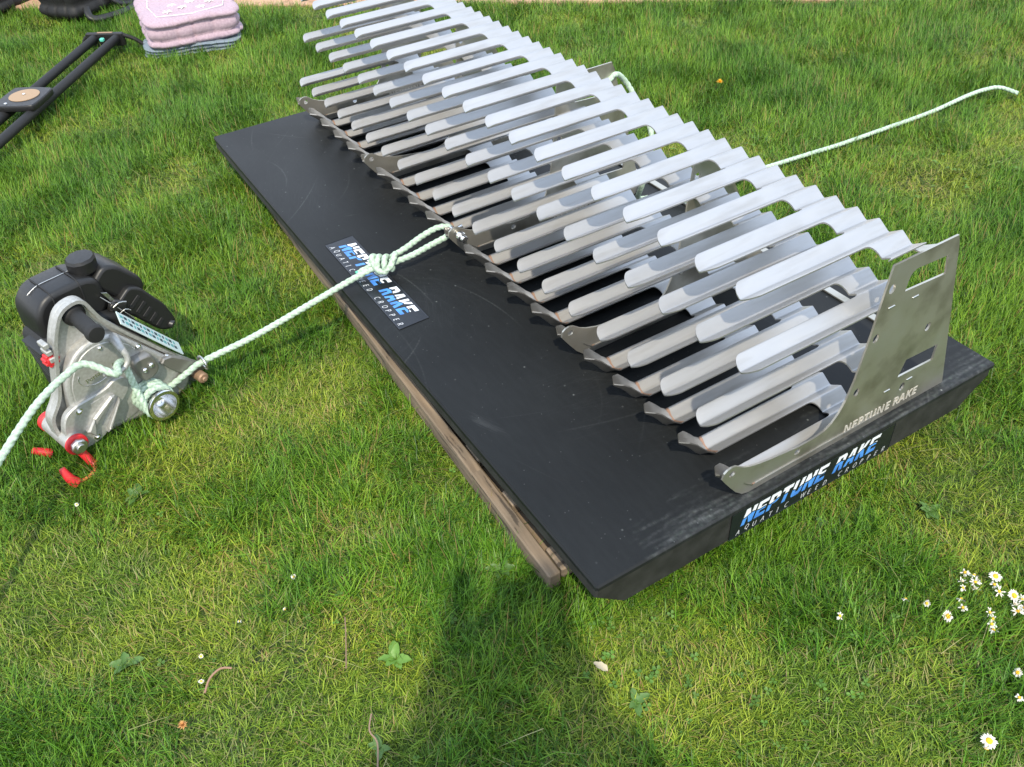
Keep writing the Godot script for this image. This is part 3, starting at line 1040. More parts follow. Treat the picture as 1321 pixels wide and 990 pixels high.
# ---------- ropes and shackle ----------
func make_ropes():
	var t := thing("tow_rope", "pale green three strand rope from the winch drum to the knot and shackle", "rope")
	var pts := [Vector3(-1.024, 0.238, -0.472), Vector3(-0.897, 0.226, -0.667), Vector3(-0.796, 0.237, -0.799), Vector3(-0.757, 0.249, -0.839), Vector3(-0.703, 0.262, -0.891), Vector3(-0.646, 0.267, -0.936), Vector3(-0.598, 0.265, -0.960)]
	for v in [Vector3(.022, .218, .100), Vector3(.042, .212, .068), Vector3(.062, .196, .044), Vector3(.066, .160, .042), Vector3(.065, .110, .050)]: pts.append(wl(v))
	var a0 := deg_to_rad(186)
	var a1 := deg_to_rad(310 + 1080)
	var steps := 60
	for i in steps + 1:
		var a := lerpf(a0, a1, float(i) / steps)
		var n := lerpf(.0668, .0085, float(i) / steps)
		pts.append(wl(Vector3(.0975 + .0332 * cos(a), .064 + .0332 * sin(a), n)))
	for v in [Vector3(.160, .052, .018), Vector3(.200, .066, .027), Vector3(.240, .076, .034)]: pts.append(wl(v))
	pts.append_array([Vector3(-0.23, 0.116, -1.050), Vector3(-0.077, 0.158, -1.036), Vector3(0.03, 0.175, -1.044), Vector3(0.104, 0.188, -1.043)])
	part("main_line", rope_mesh(smooth_path(pts, 0.0035)), M.rope, t)
	# loop between knot and shackle
	var lp := [Vector3(0.138, 0.190, -1.052), Vector3(0.19, 0.199, -1.058), Vector3(0.245, 0.208, -1.070), Vector3(0.290, 0.216, -1.070), Vector3(0.313, 0.219, -1.052), Vector3(0.312, 0.216, -1.034), Vector3(0.292, 0.209, -1.029), Vector3(0.245, 0.201, -1.029), Vector3(0.19, 0.194, -1.026), Vector3(0.135, 0.187, -1.034)]
	part("loop", rope_mesh(smooth_path(lp, 0.0035)), M.rope, t)
	# overhand knot: turns wound about the two strands
	var k := []
	var ax := Vector3(0.86, 0.12, 0.50).normalized()
	var kx := ax.cross(Vector3.UP).normalized()
	var ky := kx.cross(ax)
	for i in 53:
		var f := i / 52.0
		var a := f * TAU * 3.1 + 0.5
		k.append(Vector3(0.116, 0.187, -1.043) + ax * (f - 0.5) * 0.056 + (kx * cos(a) + ky * sin(a)) * (0.0170 - 0.003 * cos(f * TAU)))
	part("knot", rope_mesh(smooth_path(k, 0.003), 0.0076, 0.04), M.rope, t)
	k = []
	for i in 30:
		var f := i / 29.0
		var a := f * TAU * 1.15 + 2.4
		k.append(Vector3(0.122 + 0.030 * cos(a), 0.194 + 0.015 * sin(a * 2.0 + 0.5), -1.043 + 0.023 * sin(a)))
	part("knot", rope_mesh(smooth_path(k, 0.003), 0.0076, 0.04), M.rope, t)
	var tail := smooth_path([Vector3(0.118, 0.184, -1.052), Vector3(0.095, 0.176, -1.066), Vector3(0.076, 0.171, -1.072), Vector3(0.060, 0.167, -1.072)], 0.0035)
	part("tail", rope_mesh(tail), M.rope, t)
	var st := st_new()
	tube(st, [tail[-1], tail[-1] + (tail[-1] - tail[-3]).normalized() * 0.006], 0.0079, 0.003, 14)
	part("melted_end", commit(st), M.rope_end, t)

	var r := thing("rear_rope", "pale green rope behind the rake, trailing off across the grass", "rope")
	var rp := [Vector3(0.742, 0.470, -0.996), Vector3(0.768, 0.500, -0.994), Vector3(0.795, 0.511, -0.998), Vector3(0.830, 0.482, -1.006), Vector3(0.848, 0.440, -0.985), Vector3(0.838, 0.372, -0.90), Vector3(0.812, 0.255, -0.892), Vector3(0.835, 0.178, -0.935), Vector3(0.90, 0.162, -0.93), Vector3(0.955, 0.166, -0.85), Vector3(1.03, 0.166, -0.842), Vector3(1.12, 0.130, -0.90), Vector3(1.24, 0.075, -0.985), Vector3(1.36, 0.046, -1.032), Vector3(1.492, 0.036, -1.036), Vector3(1.62, 0.035, -1.025), Vector3(1.738, 0.033, -1.016), Vector3(1.927, 0.034, -1.006), Vector3(2.144, 0.036, -0.995), Vector3(2.33, 0.044, -0.995), Vector3(2.425, 0.044, -0.990), Vector3(2.480, 0.042, -0.972), Vector3(2.502, 0.034, -0.915)]
	part("line", rope_mesh(smooth_path(rp, 0.0045), 0.0068), M.rope, r)

	var s := thing("shackle", "steel bow shackle through the nose of the middle plate", "shackle")
	st = st_new()
	tube(st, [Vector3(0.335, 0.232, -1.018), Vector3(0.322, 0.227, -1.022), Vector3(0.307, 0.222, -1.034), Vector3(0.302, 0.218, -1.044), Vector3(0.307, 0.215, -1.055), Vector3(0.322, 0.219, -1.063) + Vector3(0, 0, 0.03), Vector3(0.338, 0.224, -1.022)], 0.0042, 0.004, 12)
	part("bow", commit(st), M.bright, s)
	st = st_new()
	cyl(st, Vector3(0.309, 0.229, -1.030), Vector3(0.309, 0.229, -0.966), 0.0062, 16, .001)
	cyl(st, Vector3(0.309, 0.229, -0.984), Vector3(0.309, 0.229, -0.972), 0.0125, 16, .002)
	cyl(st, Vector3(0.309, 0.229, -0.968), Vector3(0.309, 0.229, -0.958), 0.010, 6, .002)
	part("pin", commit(st), M.bright, s)

# ---------- things at the far left ----------
func make_background_things():
	# black frame of two round rails
	var t := thing("rail_frame", "black two rail frame with round cork disc lying on the lawn", "rail frame", Vector3(-0.24, 0, -3.2), 0.936)
	var st := st_new()
	for z in [-0.012, -0.114]:
		st = st_new()
		cyl(st, Vector3(-1.45, 0.068, z), Vector3(0.452, 0.066, z), 0.0175, 20, 0.002)
		part("rail", commit(st), M.rubber, t)
	st = st_new()
	box(st, Vector3(0.448, 0.060, -0.065), Vector3(0.022, 0.056, 0.17), Basis(), 0.004)
	var e := part("end_bracket", commit(st), M.black, t)
	st = st_new()
	box(st, Vector3(0.448, 0.0888, -0.062), Vector3(0.012, 0.002, 0.07), Basis(), 0.0005)
	part("name_strip", commit(st), M.rust, e)
	st = st_new()
	tube(st, [Vector3(0.448, 0.078, 0.014), Vector3(0.462, 0.055, 0.055), Vector3(0.470, 0.022, 0.094)], 0.0085, 0.01, 10)
	tube(st, [Vector3(0.448, 0.078, -0.142), Vector3(0.456, 0.055, -0.17), Vector3(0.46, 0.022, -0.19)], 0.0085, 0.01, 10)
	part("leg", commit(st), M.rubber, e)
	st = st_new()
	box(st, Vector3(-0.02, 0.047, -0.065), Vector3(0.86, 0.004, 0.012), Basis(), 0.001)
	part("drive_belt", commit(st), M.dark_metal, t)
	st = st_new()
	box(st, Vector3(0.40, 0.074, -0.058), Vector3(0.018, 0.014, 0.018), Basis(), 0.003)
	part("belt_clamp", commit(st), smp(Color(0.10, 0.50, 0.36), 0.5), t)
	st = st_new()
	prism(st, curve2([[-.085, -.058], [-.088, .058], [-.062, .080], [.062, .080], [.088, .058], [.085, -.058], [.06, -.080], [-.06, -.080]], 3), 0.0, 0.024, 0.004, Transform3D(Basis(Vector3.RIGHT, Vector3(0, 0, -1), Vector3.UP), Vector3(-0.262, 0.080, -0.068)), true, 2)
	var c := part("carriage", commit(st), M.black, t)
	st = st_new()
	cyl(st, Vector3(-0.255, 0.1035, -0.066), Vector3(-0.255, 0.1068, -0.066), 0.056, 36, 0.001)
	part("cork_disc", commit(st), smp(Color(0.31, 0.215, 0.135), 0.85), c)
	st = st_new()
	cyl(st, Vector3(-0.255, 0.106, -0.066), Vector3(-0.255, 0.112, -0.066), 0.006, 12, 0.001)
	cyl(st, Vector3(-0.332, 0.103, -0.10), Vector3(-0.332, 0.108, -0.10), 0.006, 12, 0.001)
	part("screw", commit(st), M.bright, c)
	# box cushion with rolled, tufted edges, on a flatter grey one
	var pink := smp(Color(0.46, 0.355, 0.40), 0.95)
	pink.albedo_texture = noise_tex(0.06, [Color(0.80, 0.77, 0.80), Color(1, 1, 1)], 256, FastNoiseLite.TYPE_SIMPLEX_SMOOTH, 5, 71)
	tri(pink, 5.0)
	pink.rim_enabled = true
	pink.rim = 0.3
	var cu := thing("box_cushion", "pale pink tufted box cushion with rolled edges", "cushion", Vector3(0.335, 0.036, -3.545), -0.12)
	part("pad", cushion_mesh(0.40, 0.43, 0.115), pink, cu)
	st = st_new()
	var hw := 0.142
	tube(st, [Vector3(-hw, .1225, -.155), Vector3(-hw, .1225, .150), Vector3(hw, .1225, .150), Vector3(hw, .1225, -.155), Vector3(-hw, .1225, -.155)], 0.0017, 0.3, 6)
	var sw := part("stitched_border", commit(st), M.white, cu)
	for p in [[-.09, .11], [-.02, .08], [.05, .12], [.10, .06], [-.06, .03], [.02, .02]]:
		st = st_new()
		for k in 5:
			var a: float = TAU * k / 5 + p[0] * 40.0
			tube(st, [Vector3(p[0], .1235, p[1]), Vector3(p[0] + .012 * cos(a), .1245, p[1] + .012 * sin(a)), Vector3(p[0] + .020 * cos(a + .3), .1232, p[1] + .020 * sin(a + .3))], 0.0024, 0.006, 6)
		part("embroidered_flower", commit(st), M.white, sw)
	var grey := smp(Color(0.17, 0.21, 0.25), 0.95)
	var gc := part("flat_cushion", cushion_mesh(0.41, 0.41, 0.040), grey, self, Vector3(0.335, -0.004, -3.535))
	gc.rotation.y = -0.30
	tag(gc, "blue grey cushion under the pink box cushion, corners sticking out", "cushion")
	# dark things on the patio edge, cut off by the top of the picture
	var b := thing("holdall", "black holdall on the patio with its straps trailing onto the grass", "bag", Vector3(0.07, 0.02, -4.30), 0.62)
	part("bag_body", cushion_mesh(0.50, 0.26, 0.22), M.rubber, b)
	for q in [[Vector3(-.20, .05, .14), Vector3(-.22, .012, .19), Vector3(-.10, .008, .25), Vector3(.02, .010, .235), Vector3(.10, .02, .17), Vector3(.08, .06, .13)], [Vector3(-.05, .07, .14), Vector3(-.02, .02, .19), Vector3(.12, .012, .235), Vector3(.22, .012, .20), Vector3(.21, .05, .14)]]:
		st = st_new()
		rings(st, smooth_path(q, .012), func(_i, a, _l): return 0.017 * (0.55 + 0.45 * absf(cos(a))), 12)
		part("strap", commit(st), M.black, b)
	var sk := part("sack", cushion_mesh(0.62, 0.34, 0.20), M.rubber, self, Vector3(-0.36, 0.0, -4.70))
	sk.rotation.y = 0.65
	tag(sk, "dark sack at the left end of the patio edge", "sack")

func cushion_mesh(w: float, d: float, h: float) -> ArrayMesh:
	# stacked loops of a rounded rectangle: rolled rims above and below, puckered between the tufts
	var st := st_new()
	st.set_smooth_group(1)
	var prof := [[.035, 0.0], [.012, .01], [-.006, .10], [-.008, .17], [.001, .25], [.008, .29], [.000, .38], [-.004, .52], [.000, .68], [.009, .77], [.001, .81], [-.008, .87], [-.007, .95], [.012, 1.02], [.035, 1.04], [.07, 1.045], [.12, 1.06]]
	var n := 112
	var grid := []
	for p in prof:
		var loop := []
		for i in n:
			var a := TAU * i / n
			var c := cos(a)
			var s := sin(a)
			var k := pow(pow(absf(c), 7.0) + pow(absf(s), 7.0), -1.0 / 7.0)
			var tuft := pow(maxf(0.0, cos(a * 16.0 + 0.8 * sin(a * 3.0))), 6.0)
			var inx: float = p[0] + 0.013 * tuft * (1.0 if p[1] > .05 and p[1] < 1.0 else 0.0) + 0.002 * sin(a * 9.0 + p[1] * 5.0)
			loop.append(Vector3((w / 2 - inx) * c * k, h * p[1] + 0.004 * sin(a * 5.0 + 1.0) * p[1] - 0.008 * tuft * (1.0 if p[1] > .7 and p[1] < 1.0 else 0.0), (d / 2 - inx) * s * k))
		grid.append(loop)
	for g in grid.size() - 1:
		for i in n:
			var j := (i + 1) % n
			quad(st, grid[g][i], grid[g][j], grid[g + 1][j], grid[g + 1][i])
	var top := Vector3(0, h * 1.075, 0)
	for i in n:
		tri3(st, grid[-1][i], grid[-1][(i + 1) % n], top)
		tri3(st, grid[0][i], Vector3(0, 0, 0), grid[0][(i + 1) % n])
	return commit(st)

# ---------- grass ----------
func blade(st: SurfaceTool, base: Vector3, az: float, length: float, wid: float, lean: float, curl: float, col: Color):
	var out := Vector3(cos(az), 0, sin(az))
	var side := Vector3(-sin(az), 0, cos(az))
	var p := base
	var th := lean
	var pl := p - side * wid * 0.5
	var pr := p + side * wid * 0.5
	st.set_color(col)
	for k in 3:
		var th2 := th + curl / 3.0
		p += (out * sin(th) + Vector3.UP * cos(th)) * length / 3.0
		var w: float = wid * [0.92, 0.62, 0.0][k]
		if k < 2:
			var nl := p - side * w * 0.5
			var nr := p + side * w * 0.5
			quad(st, pl, nl, nr, pr)
			pl = nl; pr = nr
		else: tri3(st, pl, p, pr)
		th = th2

func tuft(n: int, seed_n: int, len0: float, len1: float, lean0: float, lean1: float, spread: float, straw: float, lo: Color, hi: Color) -> ArrayMesh:
	var r := RandomNumberGenerator.new()
	r.seed = seed_n
	var st := st_new()
	st.set_smooth_group(-1)
	for k in n:
		var c := lo.lerp(hi, r.randf())
		if r.randf() < 0.28: c = lo * 0.5
		if r.randf() < straw: c = Color(0.34, 0.30, 0.11).lerp(Color(0.30, 0.19, 0.08), r.randf())
		var a := r.randf() * TAU
		var d := sqrt(r.randf()) * spread
		var az := r.randfn(0.0, 1.5)
		blade(st, Vector3(d * cos(a), -0.003, d * sin(a)), az, r.randf_range(len0, len1), r.randf_range(0.0011, 0.0024), r.randf_range(lean0, lean1), r.randf_range(0.10, 1.5), c)
	return commit(st)

func leaf_material() -> StandardMaterial3D:
	var m := smp(Color(1, 1, 1), 0.45)
	m.metallic_specular = 0.35
	m.vertex_color_use_as_albedo = true
	m.backlight = Color(0.5, 0.55, 0.3)
	m.cull_mode = BaseMaterial3D.CULL_DISABLED
	return m

func in_view(x: float, z: float, margin: float) -> bool:
	# the part of the lawn that can be seen, with a margin all round
	var q := [Vector2(-0.40, -5.0), Vector2(3.75, -1.55), Vector2(0.43, 0.62), Vector2(-1.0, -0.34)]
	for i in 4:
		var a: Vector2 = q[i]
		var b: Vector2 = q[(i + 1) % 4]
		var e := (b - a).normalized()
		if e.cross(Vector2(x, z) - a) < -margin: return false
	return true

func on_patio(x: float, z: float) -> float:     # metres past the edge of the paving
	return (x - 0.90) * 0.629 - (z + 3.583) * 0.777

func covered(x: float, z: float) -> bool:
	if x > 0.09 and x < 0.94 and z > -2.07 and z < -0.045: return true
	if x > -0.004 + 0.041 * -z and x < 0.9 and z > -1.95 and z < -0.12: return true
	var w := Basis(Vector3.UP, -atan2(0.30113, 0.95358)) * (Vector3(x, 0, z) - Vector3(-0.6014, 0.010, -1.0287))
	if w.x > -0.05 and w.x < 0.17 and w.z > -0.16 and w.z < -0.005: return true
	if absf(x - 0.335) < 0.17 and absf(z + 3.54) < 0.17: return true
	return false

func multi(called: String, mesh: Mesh, mat: Material, xs: Array, cs: Array, label: String, category: String):
	var mm := MultiMesh.new()
	mm.transform_format = MultiMesh.TRANSFORM_3D
	mm.use_colors = true
	mm.mesh = mesh
	mm.instance_count = xs.size()
	for i in xs.size():
		mm.set_instance_transform(i, xs[i])
		mm.set_instance_color(i, cs[i])
	var o := MultiMeshInstance3D.new()
	o.name = called
	o.multimesh = mm
	o.material_override = mat
	add_child(o, true)
	tag(o, label, category, "", "stuff")

const DRY := [[1.535, -0.967, 0.09, 1.0], [1.775, -0.722, 0.06, 1.0], [1.843, -0.986, 0.04, 0.8], [1.635, -0.779, 0.06, 0.6], [-0.49, -0.271, 0.055, 0.9], [-0.669, -0.173, 0.11, 0.8], [-0.275, -0.447, 0.07, 0.7], [-0.375, -0.532, 0.06, 0.6], [0.501, 0.409, 0.06, 0.6], [0.37, 0.357, 0.05, 0.5], [-0.62, -0.74, 0.05, 0.6], [-0.30, -0.30, 0.10, 0.5], [-0.42, -0.45, 0.12, 0.35]]

const SHADE_TINT := [[-0.66, -0.16, 0.22, 0.6], [-0.30, 0.12, 0.22, 0.5], [0.36, 0.36, 0.20, 0.5], [0.55, 0.12, 0.12, 0.4], [-0.10, -0.26, 0.16, 0.4], [-0.95, -0.75, 0.25, 0.5], [1.75, -0.40, 0.25, 0.5], [2.0, -1.55, 0.3, 0.4], [0.05, -2.6, 0.25, 0.4], [-0.20, -1.15, 0.18, 0.5]]     # round patches where lawn shade is painted into the grass tint

func dryness(x: float, z: float) -> float:
	var v := 0.0
	for d in DRY:
		var q: float = Vector2(x - d[0], z - d[1]).length() / d[2]
		v = maxf(v, d[3] * clampf(1.6 - q, 0.0, 1.0))
	return v

func make_grass():
	var mat := leaf_material()
	var kinds := []
	var olive := Color(0.145, 0.240, 0.022)
	var lime := Color(0.325, 0.385, 0.046)
	var deep := Color(0.080, 0.198, 0.015)
	var fresh := Color(0.195, 0.325, 0.028)
	for k in 5: kinds.append(tuft(14, 100 + k, 0.017, 0.040, 0.30, 1.30, 0.014, 0.035, olive, lime))
	for k in 4: kinds.append(tuft(13, 200 + k, 0.036, 0.076, 0.10, 1.10, 0.015, 0.008, deep, fresh))
	for k in 2: kinds.append(tuft(10, 300 + k, 0.018, 0.042, 0.6, 1.5, 0.014, 0.55, olive * 0.8, lime * 0.8))
	var xs := []
	var cs := []
	for k in kinds.size():
		xs.append([]); cs.append([])
	var patch := FastNoiseLite.new(); patch.seed = 3; patch.frequency = 1.3; patch.fractal_octaves = 3
	var tone := FastNoiseLite.new(); tone.seed = 8; tone.frequency = 2.6; tone.fractal_octaves = 3
	var lay := FastNoiseLite.new(); lay.seed = 21; lay.frequency = 2.2; lay.fractal_octaves = 2
	var cell := 0.0105
	var z := -5.2
	while z < 1.0:
		var x := -1.35
		# wider spacing farther off, where blades run together
		var far := clampf((-z - 0.6) / 4.0, 0.0, 1.0)
		var step := lerpf(cell, cell * 1.55, far)
		while x < 4.2:
			var px := x + rng.randf_range(-0.5, 0.5) * step
			var pz := z + rng.randf_range(-0.5, 0.5) * step
			x += step
			if not in_view(px, pz, 0.16): continue
			var pat := on_patio(px, pz)
			if pat > 0.02 * patch.get_noise_2d(px * 6.0, pz * 6.0): continue
			if covered(px, pz): continue
			var lush := clampf(0.5 + 1.1 * patch.get_noise_2d(px, pz) + 0.55 * far + 0.22 * clampf(px - 0.9, 0.0, 1.0) - 0.28, 0.0, 1.0)
			var dry := dryness(px, pz)
			if rng.randf() < dry * 0.35: continue
			var k := rng.randi() % 5
			if rng.randf() < lush: k = 5 + rng.randi() % 4
			if rng.randf() < dry * 0.6 or rng.randf() < 0.008: k = 9 + rng.randi() % 2
			var az := lay.get_noise_2d(px, pz) * 5.0 + 0.9 + rng.randfn(0, 0.9)
			var s := rng.randf_range(0.75, 1.25) * (1.0 if k >= 5 else lerpf(0.85, 1.15, lush))
			if pz < 0.2 and px > 0.0 and px < 1.1 and pz > -0.0: s *= 0.85
			var b := Basis(Vector3.UP, az).scaled(Vector3(s, s * rng.randf_range(0.85, 1.15), s))
			xs[k].append(Transform3D(b, Vector3(px, soil(px, pz), pz)))
			var t := clampf(0.55 + 1.25 * tone.get_noise_2d(px, pz) + 0.5 * tone.get_noise_2d(px * 4.0, pz * 4.0), 0.0, 1.0)
			for q in SHADE_TINT:  # painted shade: blades take a darker tint inside these patches
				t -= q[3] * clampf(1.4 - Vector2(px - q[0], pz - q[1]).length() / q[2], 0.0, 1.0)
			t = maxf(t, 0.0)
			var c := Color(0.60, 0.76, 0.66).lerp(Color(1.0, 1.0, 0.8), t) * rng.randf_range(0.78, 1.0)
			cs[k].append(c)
		z += step
	for k in kinds.size():
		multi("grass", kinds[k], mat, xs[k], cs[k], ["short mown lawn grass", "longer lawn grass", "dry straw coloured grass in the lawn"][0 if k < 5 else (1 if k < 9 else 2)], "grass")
	# low clover leaves between the blades
	var st := st_new()
	st.set_smooth_group(-1)
	for q in 3:
		var a := TAU * q / 3.0
		var o := Vector3(cos(a), 0, sin(a))
		var sd := Vector3(-sin(a), 0, cos(a))
		st.set_color(Color(0.062, 0.135, 0.020).lerp(Color(0.085, 0.165, 0.026), q * 0.5))
		var c := Vector3(0, 0.019, 0)
		var rim := [c, c + o * 0.0050 - sd * 0.0042 + Vector3(0, 0.0012, 0), c + o * 0.0086 - sd * 0.0034 + Vector3(0, 0.0010, 0), c + o * 0.0092 - sd * 0.0012, c + o * 0.0080, c + o * 0.0092 + sd * 0.0012, c + o * 0.0086 + sd * 0.0034 + Vector3(0, 0.0010, 0), c + o * 0.0050 + sd * 0.0042 + Vector3(0, 0.0012, 0)]
		for i in range(1, 7): tri3(st, c + o * 0.0003, rim[i + 1], rim[i])
	st.set_color(Color(0.09, 0.16, 0.05))
	blade(st, Vector3(0, -0.002, 0), 0.0, 0.020, 0.0012, 0.0, 0.0, Color(0.09, 0.16, 0.05))
	var clover := commit(st)
	var tx := []
	var tc := []
	for i in 8000:
		var px := rng.randf_range(-1.1, 2.6)
		var pz := rng.randf_range(-2.6, 0.8)
		if not in_view(px, pz, 0.1) or covered(px, pz): continue
		var v := patch.get_noise_2d(px * 1.7 + 9.0, pz * 1.7)
		for e in [[-0.07, -0.21, 0.16], [0.72, 0.15, 0.15], [0.5, 0.06, 0.1], [0.1, 0.12, 0.14], [0.25, 0.20, 0.2], [-0.2, 0.05, 0.2]]:
			v += 0.42 * clampf(1.3 - Vector2(px - e[0], pz - e[1]).length() / e[2], 0.0, 1.0)
		if v < 0.18 + rng.randf() * 0.5: continue
		var s := rng.randf_range(0.5, 0.95)
		tx.append(Transform3D((Basis(Vector3.UP, rng.randf() * TAU) * Basis(Vector3.RIGHT, rng.randfn(0, 0.28))).scaled(Vector3(s, s, s)), Vector3(px, soil(px, pz) + 0.002, pz)))
		tc.append(Color(1, 1, 1) * rng.randf_range(0.75, 1.25))
	multi("clover", clover, mat, tx, tc, "small clover leaves among the grass", "clover")
	# cut stems lying on top
	st = st_new()
	st.set_smooth_group(-1)
	blade(st, Vector3(-0.03, 0.0, 0), 0.0, 0.075, 0.0010, 1.45, 0.2, Color(0.36, 0.33, 0.15))
	var stem := commit(st)
	tx = []
	tc = []
	for i in 6000:
		var px := rng.randf_range(-1.2, 3.6)
		var pz := rng.randf_range(-4.6, 0.8)
		if not in_view(px, pz, 0.1) or covered(px, pz) or on_patio(px, pz) > -0.02: continue
		if rng.randf() > 0.25 + 0.6 * dryness(px, pz): continue
		var s := rng.randf_range(0.5, 1.2)
		tx.append(Transform3D((Basis(Vector3.UP, rng.randf() * TAU) * Basis(Vector3(0, 0, 1), rng.randfn(0, 0.25))).scaled(Vector3(s, s, s)), Vector3(px, soil(px, pz) + rng.randf_range(0.012, 0.032), pz)))
		tc.append(Color(1, 1, 1).lerp(Color(0.55, 0.75, 0.35), rng.randf()) * rng.randf_range(0.7, 1.0))
	multi("dry_stems", stem, mat, tx, tc, "loose dry stems strewn on the lawn", "straw")

# ---------- flowers, weeds, twigs ----------
func make_flowers_and_weeds():
	var petal := smp(Color(0.66, 0.64, 0.56), 0.75)
	petal.backlight = Color(0.3, 0.3, 0.3)
	var yolk := smp(Color(0.75, 0.42, 0.02), 0.8)
	var green := smp(Color(0.08, 0.17, 0.03), 0.6)
	var heads := []
	for kind in 4:       # open, half closed, ragged, withered
		var rd := RandomNumberGenerator.new()
		rd.seed = 500 + kind
		var ps := st_new()
		ps.set_smooth_group(-1)
		for k in [20, 17, 15, 13][kind]:
			if kind >= 2 and rd.randf() < 0.22: continue
			var a: float = TAU * k / [20, 17, 15, 13][kind] + rd.randfn(0, 0.07)
			var o := Vector3(cos(a), 0, sin(a))
			var s := Vector3(-sin(a), 0, cos(a)) * rd.randf_range(0.0011, 0.0017)
			var l := rd.randf_range(0.0062, 0.0082) * (1.0 if kind < 3 else rd.randf_range(0.6, 1.0))
			var lift: float = [0.12, 0.9, 0.2, -0.5][kind] + rd.randfn(0, [0.10, 0.15, 0.45, 0.7][kind])
			var e1 := o * 0.003 + (o * cos(lift) + Vector3.UP * sin(lift)) * l * 0.7
			var e2 := e1 + (o * cos(lift - 0.4) + Vector3.UP * sin(lift - 0.4)) * l * 0.36
			quad(ps, o * 0.003 - s * 0.6, e1 - s, e1 + s, o * 0.003 + s * 0.6)
			tri3(ps, e1 - s, e2, e1 + s)
		heads.append(commit(ps))
	var petals: Mesh = heads[0]
	var st := st_new()
	lathe(st, [Vector2(0.0042, 0.0), Vector2(0.0040, 0.002), Vector2(0.0024, 0.0034), Vector2(0, 0.0038)], 12)
	var eye := commit(st)
	st = st_new()
	tube(st, [Vector3(0, -0.034, 0), Vector3(0.002, -0.015, 0.001), Vector3(0, 0, 0)], 0.0009, 0.008, 6)
	var stalk := commit(st)
	var d0 := thing("daisy", "", "daisy")
	part("petals", petals, petal, d0)
	part("eye", eye, yolk, d0)
	part("stalk", stalk, green, d0)
	#    x, z, size, tilt, label
	var D := [[-0.409, -0.398, 0.75, 0.3, "small daisy alone in the grass left of the pallet end"], [-0.53, -0.36, 0.7, 0.5, "faded daisy, second from the left in the left foreground lawn"], [-0.45, -0.337, 0.65, 0.8, "tiny half closed daisy beside the dry patch at left"], [-0.612, -0.328, 0.7, 0.9, "half closed daisy above the pinkish twig"], [-0.627, -0.279, 0.75, 0.5, "daisy just left of the pinkish twig"],
		[0.628, 0.298, 0.95, 1.0, "drooping white daisy at the top left of the daisy clump at right"], [0.665, 0.334, 1.0, 0.1, "open daisy with clear yellow eye at the top of the clump at right"], [0.606, 0.308, 0.9, 0.9, "tilted daisy showing its orange eye at the left of the clump at right"], [0.625, 0.322, 0.9, 0.6, "crumpled white daisy in the middle of the clump at right"], [0.523, 0.342, 0.95, 0.9, "yellow eyed daisy below and left of the clump at right"],
		[0.573, 0.332, 1.0, 1.1, "daisy seen from the side in the lower middle of the clump"], [0.560, 0.345, 0.9, 0.8, "withered white daisy just under the middle of the clump"], [0.386, 0.525, 1.1, 0.15, "large open daisy near the bottom right corner"], [0.371, 0.531, 0.7, 1.2, "closed daisy bud touching the large open daisy"], [0.489, 0.505, 0.8, 0.3, "round pale daisy at the right edge above the bottom corner"],
		[0.369, 0.239, 0.85, 0.8, "single white daisy under the near side of the float"], [0.492, 0.278, 0.85, 1.2, "drooping white daisy between the float and the clump"], [0.515, 0.305, 0.6, 1.0, "very small daisy left of the clump"], [0.655, 0.378, 1.05, 0.7, "daisy with white petals at the right edge of the clump"], [0.640, 0.392, 1.0, 0.9, "ragged white daisy at the right edge, lower in the clump"], [0.632, 0.402, 1.0, 0.5, "second ragged daisy at the right edge of the clump"], [0.583, 0.388, 0.95, 0.9, "pale daisy head at the lower right of the clump"], [0.564, 0.403, 1.0, 0.8, "lowest daisy head of the clump at right"], [0.526, 0.476, 0.7, 1.1, "half hidden daisy under the clump at the right edge"], [-0.724, -0.834, 0.6, 0.6, "tiny daisy below the winch foot"],
		[0.636, 0.311, 0.9, 0.9, "withered cream daisy lying between the two topmost daisies of the clump"], [0.648, 0.344, 0.9, 0.4, "withered daisy just below the topmost open daisy of the clump"], [0.642, 0.358, 1.0, 0.9, "ragged cream daisy in the right half of the clump"], [0.660, 0.392, 1.0, 0.5, "ragged daisy cut by the right edge of the picture, in the clump"], [0.648, 0.404, 0.9, 0.8, "withered daisy at the right edge, below the ragged ones"], [0.596, 0.318, 0.8, 0.6, "small withered daisy left of the middle of the clump"], [0.612, 0.332, 0.8, 0.9, "withered daisy close under the crumpled white one"], [0.572, 0.394, 0.9, 0.4, "withered daisy touching the lowest head of the clump"], [0.590, 0.377, 0.8, 0.7, "ragged daisy above the pale lower right head of the clump"]]
	for i in D.size():
		var q: Array = D[i]
		var o: Node3D = d0
		if i > 0:
			o = d0.duplicate()
			o.name = "daisy_%03d" % i
			add_child(o, true)
		var lone: bool = q[0] < 0.0
		var kind := 0
		if q[4].contains("half closed") or q[4].contains("bud"): kind = 1
		elif q[4].contains("ragged") or q[4].contains("tilted") or q[4].contains("crumpled"): kind = 2
		elif q[4].contains("droop") or q[4].contains("wither") or q[4].contains("faded") or q[4].contains("side") or q[4].contains("pale daisy") or q[4].contains("lowest"): kind = 3
		o.get_child(0).mesh = heads[kind]
		o.get_child(1).scale = Vector3.ONE * (1.0 if kind < 2 else 0.62)
		o.position = Vector3(q[0], soil(q[0], q[1]) + (0.027 if lone else 0.034), q[1])
		o.basis = (Basis(Vector3.UP, i * 2.1) * Basis(Vector3.RIGHT, q[3] * 0.75)).scaled(Vector3.ONE * q[2] * (0.72 if lone else 1.12))
		tag(o, q[4], "daisy", "daisies in the lawn")
